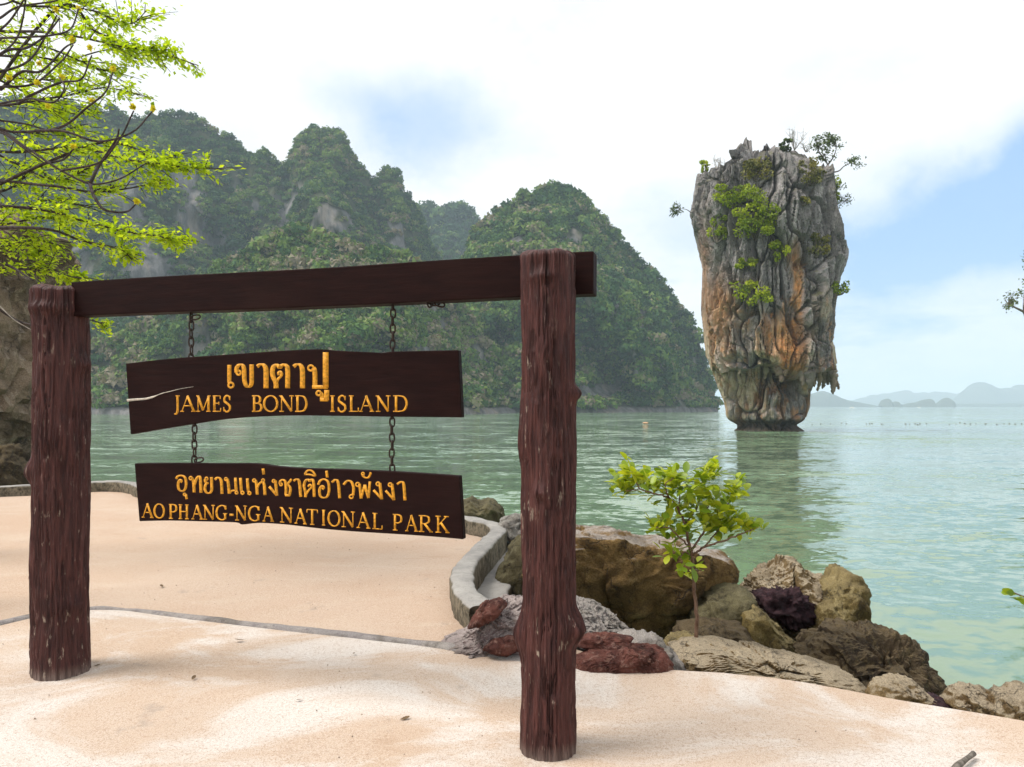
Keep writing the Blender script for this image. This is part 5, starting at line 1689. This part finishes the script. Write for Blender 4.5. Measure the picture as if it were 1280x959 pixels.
for (u, v, k_) in ends:
    c = sp(u, v, g.normal(0, 0.07))
    for k in range(k_):
        d = g.normal(size=3) * np.array([1, 1, 0.55]) + np.array([0, 0, 0.55])
        d /= np.linalg.norm(d)
        o = bpy.data.objects.new('leaf', leaf_meshes[int(g.integers(0, 6))])
        COL.objects.link(o)
        o.parent = sap
        p = c + g.normal(0, 0.018, 3) - Vector(sap.location)
        o.location = Vector(p)
        qt = Vector(d).to_track_quat('X', 'Z')
        o.rotation_euler = qt.to_euler()
        o.rotation_euler.rotate_axis('X', g.uniform(-1.0, 1.0))
        s_ = g.uniform(0.75, 1.25)
        o.scale = (s_, s_, s_)
        nl += 1
mb = MB()
for (u, v, k_) in ends:
    c = sp(u, v, g.normal(0, 0.07))
    for k in range(int(k_ * 1.5)):
        src = leaf_meshes[int(g.integers(0, 6))]
        V_ = np.array([v_.co for v_ in src.vertices]) * g.uniform(0.7, 1.2)
        d = Vector(g.normal(size=3) * np.array([1, 1, 0.5]) + np.array([0, 0, 0.6])).normalized()
        M_ = np.array(d.to_track_quat('X', 'Z').to_matrix())
        Fq = [list(f.vertices) for f in src.polygons]
        mb.add(V_ @ M_.T + c + g.normal(0, 0.04, 3), Fq, None, float(g.uniform(0.05, 0.95)))
fo_ = mb.build('foliage', m_sap)
under(fo_, sap)
tag(fo_, kind='stuff')
# a sprig reaching in from past the right edge
spr = empty('sprig', (3.75, 5.0, -0.6))
tag(spr, 'leafy green sprig hanging over the open water', 'plant')
mb = MB()
tip = at(1268, 741, 5.0)
C = catmull([(3.75, 5.0, -0.6), (3.72, 5.0, -0.1), (3.62, 5.0, 0.22), tip], 6)
mb.tube(C, np.linspace(0.012, 0.004, len(C)), 6)
under(mb.build('stem', m_sapbark), spr)
for k in range(14):
    o = bpy.data.objects.new('leaf', leaf_meshes[k % 4])
    COL.objects.link(o)
    o.parent = spr
    b_ = C[min(len(C) - 1, 7 + k)] if k < 11 else tip
    o.location = Vector(np.array(b_) - np.array(spr.location))
    o.rotation_euler = (0.4 * k, 0.25 * math.sin(k), 3.1 + 0.9 * math.sin(2.3 * k))

# ------------------------------------------------------------------ LEAFY TREES at the upper left
m_spray = mat_leaf('spray_leaves', (0.24, 0.36, 0.016), (0.44, 0.58, 0.022), (0.62, 0.73, 0.04), 0.58, 0.5, 0.3)
m_branch = mat_bark('dark_branch_bark', (0.030, 0.022, 0.022), (0.085, 0.065, 0.06), 30)
m_bud = mat_leaf('yellow_bud_leaves', (0.55, 0.48, 0.02), (0.72, 0.62, 0.03), (0.85, 0.75, 0.05), 0.35)
YT = 7.2
tr = empty('leafy_tree', (-6.6, 7.6, 0))
tag(tr, 'leafy tree with bright yellow green sprays by the brown cliff', 'tree')
g = np.random.default_rng(5)
hub = np.array([-6.3, 7.4, 3.4])
mb = MB()
mb.tube(catmull([(-6.6, 7.6, -0.2), (-6.75, 7.6, 1.0), (-6.5, 7.5, 2.2), hub, (-6.2, 7.3, 4.6), (-6.0, 7.2, 6.0)], 8), np.linspace(0.2, 0.06, 41), 10)
sprays = [  # (points in the picture, depth, leaves, half thickness in px)
    ([(-80, 60), (20, 40), (90, 45), (150, 58), (200, 66), (248, 82)], 7.0, 640, 13),
    ([(-60, 10), (40, 8), (110, 12), (160, 30), (185, 12)], 7.4, 520, 16),
    ([(60, 20), (120, 40), (170, 60), (205, 72)], 7.6, 260, 14),
    ([(-60, 90), (20, 70), (80, 75), (140, 62), (180, 78)], 7.9, 420, 18),
    ([(-60, 150), (20, 130), (80, 120), (130, 110), (175, 118)], 7.2, 460, 18),
    ([(-60, 200), (30, 190), (100, 185), (160, 200), (220, 208), (280, 212)], 6.8, 780, 13),
    ([(90, 190), (150, 180), (190, 196), (230, 204)], 7.0, 300, 11),
    ([(-40, 230), (60, 232), (120, 240), (180, 232), (205, 224)], 7.2, 420, 14),
    ([(-40, 260), (50, 262), (110, 278), (160, 290), (200, 296), (230, 300)], 6.7, 760, 14),
    ([(40, 285), (100, 300), (150, 312), (165, 325)], 6.9, 320, 12),
    ([(-50, 290), (10, 280), (60, 272), (90, 290)], 7.4, 360, 16),
    ([(-60, 330), (0, 335), (50, 338), (90, 346), (102, 350)], 7.5, 560, 13),
    ([(-60, 120), (0, 160), (60, 165), (110, 155)], 8.0, 420, 22),
    ([(-60, 220), (0, 240), (50, 210), (100, 215)], 8.0, 420, 24),
    ([(-60, 40), (0, 90), (50, 100), (95, 95)], 8.0, 380, 22),
    ([(-20, 300), (30, 318), (60, 310)], 7.8, 240, 12),
    ([(-60, 30), (0, 50), (60, 60), (120, 85), (160, 95)], 7.7, 420, 20),
    ([(-60, 170), (10, 200), (70, 225), (120, 205)], 7.6, 460, 22),
    ([(-60, 100), (20, 110), (70, 140), (130, 140)], 7.5, 420, 20),
    ([(-60, 250), (0, 270), (60, 250), (120, 262)], 7.7, 420, 20),
    ([(-60, 320), (0, 310), (40, 300), (80, 308)], 7.6, 320, 16),
    ([(-60, 0), (20, -10), (80, 0), (140, -5)], 7.4, 320, 18),
    ([(20, 400), (80, 396), (120, 402), (132, 410)], 7.9, 130, 8),
]
LP, LD = [], []
for pts, Yd, nlf, thk in sprays:
    C = catmull([hub] + [at(u, v, Yd + 0.25 * math.sin(i_ * 2 + Yd * 9)) for i_, (u, v) in enumerate(pts)], 8)
    mb.tube(C, np.linspace(0.018, 0.004, len(C)), 6)
    body = C[10:]
    for k in range(int(nlf / 12)):
        f = g.uniform(0, 1) ** 0.8
        idx = f * (len(body) - 2)
        i0 = int(idx)
        p = body[i0] + (body[i0 + 1] - body[i0]) * (idx - i0)
        dirv = body[i0 + 1] - body[i0]
        dirv = dirv / (np.linalg.norm(dirv) + 1e-9)
        side = g.normal(size=3) * np.array([0.8, 1.4, 0.5])
        side /= np.linalg.norm(side)
        ln = thk / F * Yd * g.uniform(0.6, 3.0) * (1.15 - 0.55 * f)
        e = p + (dirv * 0.9 + side) * ln
        mb.tube([p, (p + e) / 2 + np.array([0, 0, 0.01]), e], [0.005, 0.004, 0.002], 4, cap=False)
        nk = 15
        t = g.uniform(0.15, 1.05, nk)[:, None]
        LP.append(p + (e - p) * t + g.normal(0, 0.03, (nk, 3)))
        LD.append(np.tile((dirv + side) * 0.8 + np.array([0, 0, -0.15]), (nk, 1)))
under(mb.build('trunk', m_branch), tr)
m2 = MB()
m2.leaves(np.vstack(LP), 0.060, 1.3, 0.58, 9, None, np.vstack(LD))
cr = m2.build('crown', m_spray, None, False)
under(cr, tr)
tag(cr, kind='stuff')

z3 = lambda x, y: (x / 2.6625, y / 2.6625)
bt = empty('bare_branched_tree', (-5.2, 5.6, 0))
tag(bt, 'tree with dark bare arching branches tipped with yellow buds', 'tree')
YB = 5.6
hub2 = at(-110, 160, YB)
mb = MB()
mb.tube(catmull([(-5.2, 5.6, -0.2), (-5.1, 5.6, 1.2), (-4.9, 5.6, 2.6), hub2, at(-100, 20, YB)], 8), np.linspace(0.14, 0.05, 33), 9)
br = [
    [(-60, 428), (0, 430), (60, 440), (200, 425), (300, 350), (350, 305), (376, 240)],
    [(-60, 415), (0, 432), (100, 500), (200, 565), (300, 612), (400, 595), (485, 545)],
    [(200, 570), (330, 540), (400, 460), (446, 368)],
    [(120, 435), (215, 437), (330, 470), (440, 440), (507, 372)],
    [(-60, 300), (0, 290), (110, 280), (200, 210), (245, 150)],
    [(-60, 250), (0, 240), (100, 200), (160, 110), (190, 50)],
    [(-60, 200), (0, 180), (60, 120), (85, 0), (90, -60)],
    [(-60, 150), (0, 100), (40, 60), (82, -5), (100, -50)],
    [(60, 345), (100, 320), (200, 275), (270, 262), (305, 185)],
    [(300, 612), (318, 660), (350, 698), (420, 705), (456, 675)],
    [(-40, 130), (60, 125), (170, 118), (235, 95), (262, 30)],
    [(-60, 395), (0, 402), (90, 415), (180, 440)],
    [(-60, 80), (0, 62), (60, 22), (180, 5), (240, -30)],
    [(300, 608), (335, 545), (385, 470), (395, 430)],
    [(-60, 350), (0, 345), (100, 330), (180, 340), (215, 295), (200, 260)],
    [(-60, 470), (0, 440), (60, 480), (150, 545)],
    [(0, 300), (70, 240), (140, 235), (215, 160), (250, 140)],
    [(-60, 230), (20, 170), (90, 160), (150, 120), (200, 60)],
    [(-40, 20), (30, 10), (80, -30)],
    [(150, 545), (210, 530), (240, 500), (246, 488)],
    [(20, 880), (60, 900), (110, 935)],
]
for k, b_ in enumerate(br):
    Yk = YB + 0.35 * math.sin(k * 1.7)
    C = catmull([at(*z3(x, y), Yk + 0.15 * math.sin(i_ + k)) for i_, (x, y) in enumerate(b_)], 8)
    if b_[0][0] < -30:
        C = np.vstack([catmull([hub2, (hub2 + C[0]) / 2 + np.array([0, 0, -0.03]), C[0]], 4)[:-1], C])
    r0 = (0.013, 0.014, 0.009, 0.010)[k % 4]
    C = C + 0.004 * np.stack([vnoise(C * 6 + 5 * e, k + e) for e in range(3)], 1)
    mb.tube(C, np.linspace(r0, 0.0055, len(C)), 7)
under(mb.build('branches', m_branch), bt)
for (x, y) in ((240, 132), (300, 160), (130, 210), (206, 257), (376, 228), (308, 335), (442, 355), (509, 362), (245, 488), (456, 672), (186, 32), (160, 352), (122, 275), (262, 28), (30, 260)):
    c = at(*z3(x, y), YB - 0.05)
    m2 = MB()
    kk = 26
    d = g.normal(size=(kk, 3))
    d /= np.linalg.norm(d, axis=1)[:, None]
    m2.leaves(c + d * 0.014, 0.036, 0.1, 0.55, int(x), None, d)
    under(m2.build('bud_cluster', m_bud, None, False), bt)
m_drift0 = mat_bark('dead_twig_bark', (0.17, 0.145, 0.12), (0.30, 0.26, 0.22), 40)
# the pale dead twig against the left post
dt_ = empty('dead_twig', at(-20, 372, 4.9))
tag(dt_, 'pale bare dead twig hanging beside the thicker post', 'twig')
mb = MB()
C = catmull([at(-60, 340, 4.9), at(-20, 365, 4.9), at(0, 383, 4.8), at(18, 400, 4.75), at(40, 413, 4.7)], 6)
mb.tube(C, np.linspace(0.0055, 0.0025, len(C)), 6)
mb.tube(catmull([at(-20, 365, 4.9), hub2 + np.array([0.2, 0.1, -0.6]), hub2], 5), np.linspace(0.009, 0.012, 11), 6)
under(mb.build('stem', m_drift0), dt_)

# ------------------------------------------------------------------ small things
m_drift = mat_bark('driftwood', (0.10, 0.085, 0.07), (0.22, 0.19, 0.16), 50)
mb = MB()
a_, b_ = onz(1192, 962, 0.03), onz(1217, 942, 0.035)
C = catmull([a_, (a_ * 2 + b_) / 3 + [0.003, 0, 0.004], b_], 6)
mb.tube(C, 0.013 + 0.0025 * np.sin(np.linspace(0, 6, len(C))), 8)
st_o = mb.build('broken_stick', m_drift)
tag(recentre(st_o), 'short broken grey stick lying on the pavement edge', 'stick')
m_dry = mat_plain('dry_leaf', (0.16, 0.10, 0.05), 0.8, 0.4, 80)
dry = blade('dead_leaf', 0.06, 0.026, 0.5, -0.25, m_dry)
spots = [((118, 832), 'small curled dead leaf beside the foot of the thicker post'), ((240, 850), 'small dead leaf on the pavement between the posts'), ((306, 800), 'thin dead leaf just in front of the mortar joint'), ((442, 816), 'upright curled dead leaf near the mortar joint'), ((500, 900), 'tiny crumpled dead leaf on the pale streak of pavement'), ((203, 731), 'dead leaf lying on the peach plaza'), ((378, 874), 'tiny dead leaf in the middle of the pavement')]
for k, ((u, v), lab) in enumerate(spots):
    o = bpy.data.objects.new('dead_leaf', dry)
    COL.objects.link(o)
    p = onz(u, v, 0.02)
    o.location = Vector((p[0], p[1], 0.022 if v > 770 else 0.0))
    o.rotation_euler = (0.2, 0.1, 1.7 * k)
    s_ = 0.6 + 0.25 * (k % 3)
    o.scale = (s_, s_, s_)
    tag(o, lab, 'leaf', 'dead leaves on the concrete')

# loose grit on the concrete
m_grit = mat_plain('grit', (0.30, 0.23, 0.17), 0.9, 0.5, 30)
gg = np.random.default_rng(8)
mb = MB()
for k in range(420):
    x_, y_ = gg.uniform(-3.6, 2.2), gg.uniform(3.0, 9.5)
    u_, v_ = 640 + x_ / y_ * F, HOR + EYE / y_ * F
    if v_ > 960 or (x_ > -0.6 and y_ > 4.3) or (x_ > 0.4 and y_ > 3.6):
        continue
    r_ = gg.uniform(0.002, 0.006)
    zc = 0.014 if v_ > np.interp(u_, [0, 110, 660], [781, 763, 828]) else -0.010
    V_ = np.array([[1, 0, 0], [0, 1, 0], [-1, 0, 0], [0, -1, 0], [0, 0, 1], [0, 0, -1]], float) * r_ * gg.uniform(0.6, 1.4, (6, 1)) + [x_, y_, zc + r_ * 0.5]
    mb.add(V_, None, [[0, 1, 4], [1, 2, 4], [2, 3, 4], [3, 0, 4], [1, 0, 5], [2, 1, 5], [3, 2, 5], [0, 3, 5]])
tag(mb.build('grit', m_grit, None, False), 'loose grit scattered over the concrete', 'grit', kind='stuff')

# buoys and boats far out
m_float = mat_plain('buoy_grey', (0.30, 0.31, 0.30), 0.6, 0.3, 3)
m_orange = mat_plain('buoy_orange', (0.75, 0.42, 0.25), 0.5, 0.2, 3)
m_boat = mat_plain('boat_white', (0.78, 0.78, 0.76), 0.5, 0.1, 1)


def buoy_mesh(name, r, L_):
    m_ = MB()
    t = np.linspace(0, 1, 9)
    prof2 = r * np.sqrt(np.clip(1 - (2 * t - 1) ** 4, 0.02, 1))
    m_.tube(np.stack([(t - .5) * L_, 0 * t, 0 * t], 1), prof2, 10)
    m_.tube([[L_ * .5, 0, 0], [L_ * .62, 0, 0.01]], [r * .22, r * .2], 6)
    m_.tube([[-L_ * .5, 0, 0], [-L_ * .62, 0, 0.01]], [r * .22, r * .2], 6)
    return m_.mesh(name)


bme = buoy_mesh('float_buoy', 0.05, 0.26)
bme.materials.append(m_float)
gb = np.random.default_rng(3)
us = [1015, 1026, 1038, 1052, 1058, 1083, 1087, 1090, 1102, 1104, 1132, 1137, 1144, 1147, 1150, 1158, 1187, 1195, 1200, 1206, 1213, 1220, 1232, 1246, 1255, 1262, 1269, 1277]
for u in us:
    p = onz(u, 530 + gb.normal(0, 0.5), SEA)
    o = bpy.data.objects.new('float_buoy', bme)
    COL.objects.link(o)
    o.location = Vector((p[0], p[1], SEA + 0.05))
    o.rotation_euler = (0, 0, gb.uniform(0, 3))
    tag(o, 'tiny dark float of the buoy line stretched out from the sea stack', 'buoy', 'floats of the buoy line')
ome = buoy_mesh('orange_buoy', 0.13, 0.75)
ome.materials.append(m_orange)
p = onz(807, 530, SEA)
o = bpy.data.objects.new('orange_buoy', ome)
COL.objects.link(o)
o.location = Vector((p[0], p[1], SEA + 0.12))
tag(o, 'orange buoy floating between the cone hill and the sea stack', 'buoy')


def boat(label, u, Yd, L_):
    x = (u - 640) / F * Yd
    root = empty('boat', (x, Yd, SEA))
    tag(root, label, 'boat')
    m_ = MB()
    xs = np.linspace(-0.5, 0.5, 9) * L_
    wd_ = 0.16 * L_ * np.sqrt(np.clip(1 - (np.abs(xs) / (0.5 * L_)) ** 3, 0.02, 1))
    zt = 0.10 * L_ + 0.05 * L_ * (np.abs(xs) / (0.5 * L_)) ** 2
    V_ = []
    for a_, b_, c_ in zip(xs, wd_, zt):
        V_ += [[a_, -b_, c_], [a_ * .95, -b_ * .6, -0.05 * L_], [a_ * .95, b_ * .6, -0.05 * L_], [a_, b_, c_]]
    q_2 = [[k * 4 + e, k * 4 + (e + 1) % 4, k * 4 + 4 + (e + 1) % 4, k * 4 + 4 + e] for k in range(8) for e in range(4)]
    m_.add(V_, q_2)
    m_.build('hull', m_boat, root)
    m_ = MB()
    s = L_ * 0.13
    V_ = [[x_ * s * 1.6, y_ * s * .8, 0.1 * L_ + (z_ + 1) * s * .6] for x_ in (-1, 1) for y_ in (-1, 1) for z_ in (-1, 1)]
    m_.add(V_, [[0, 1, 3, 2], [4, 6, 7, 5], [0, 4, 5, 1], [2, 3, 7, 6], [1, 5, 7, 3], [0, 2, 6, 4]])
    m_.build('cabin', m_boat, root, False)


boat('white excursion boat on the horizon right beside the sea stack', 1065, 900, 7)
boat('white boat on the horizon in front of the domed island', 1149, 1100, 6)

# ------------------------------------------------------------------ HAZE
bm = bmesh.new()
bmesh.ops.create_cube(bm, size=1.0)
me = bpy.data.meshes.new('haze')
bm.to_mesh(me)
bm.free()
m_haze = bpy.data.materials.new('haze_air')
m_haze.use_nodes = True
m_haze.node_tree.nodes.clear()
hn = NT(m_haze.node_tree)
hv = hn.new('ShaderNodeVolumePrincipled', {'Color': (0.72, 0.86, 1.0), 'Density': 0.00036, 'Anisotropy': 0.0})
for k_ in ('Density Attribute', 'Color Attribute', 'Temperature Attribute'):
    if k_ in hv.inputs:
        hv.inputs[k_].default_value = ''
ho = hn.new('ShaderNodeOutputMaterial')
hn.l.new(hv.outputs[0], ho.inputs['Volume'])
hz = obj('haze', me, m_haze)
hz.scale = (12400, 12400, 230)
hz.location = (0, 0, 230 / 2 - 4.0)
tag(hz, 'thin blue haze in the air over the bay', 'haze', kind='stuff')
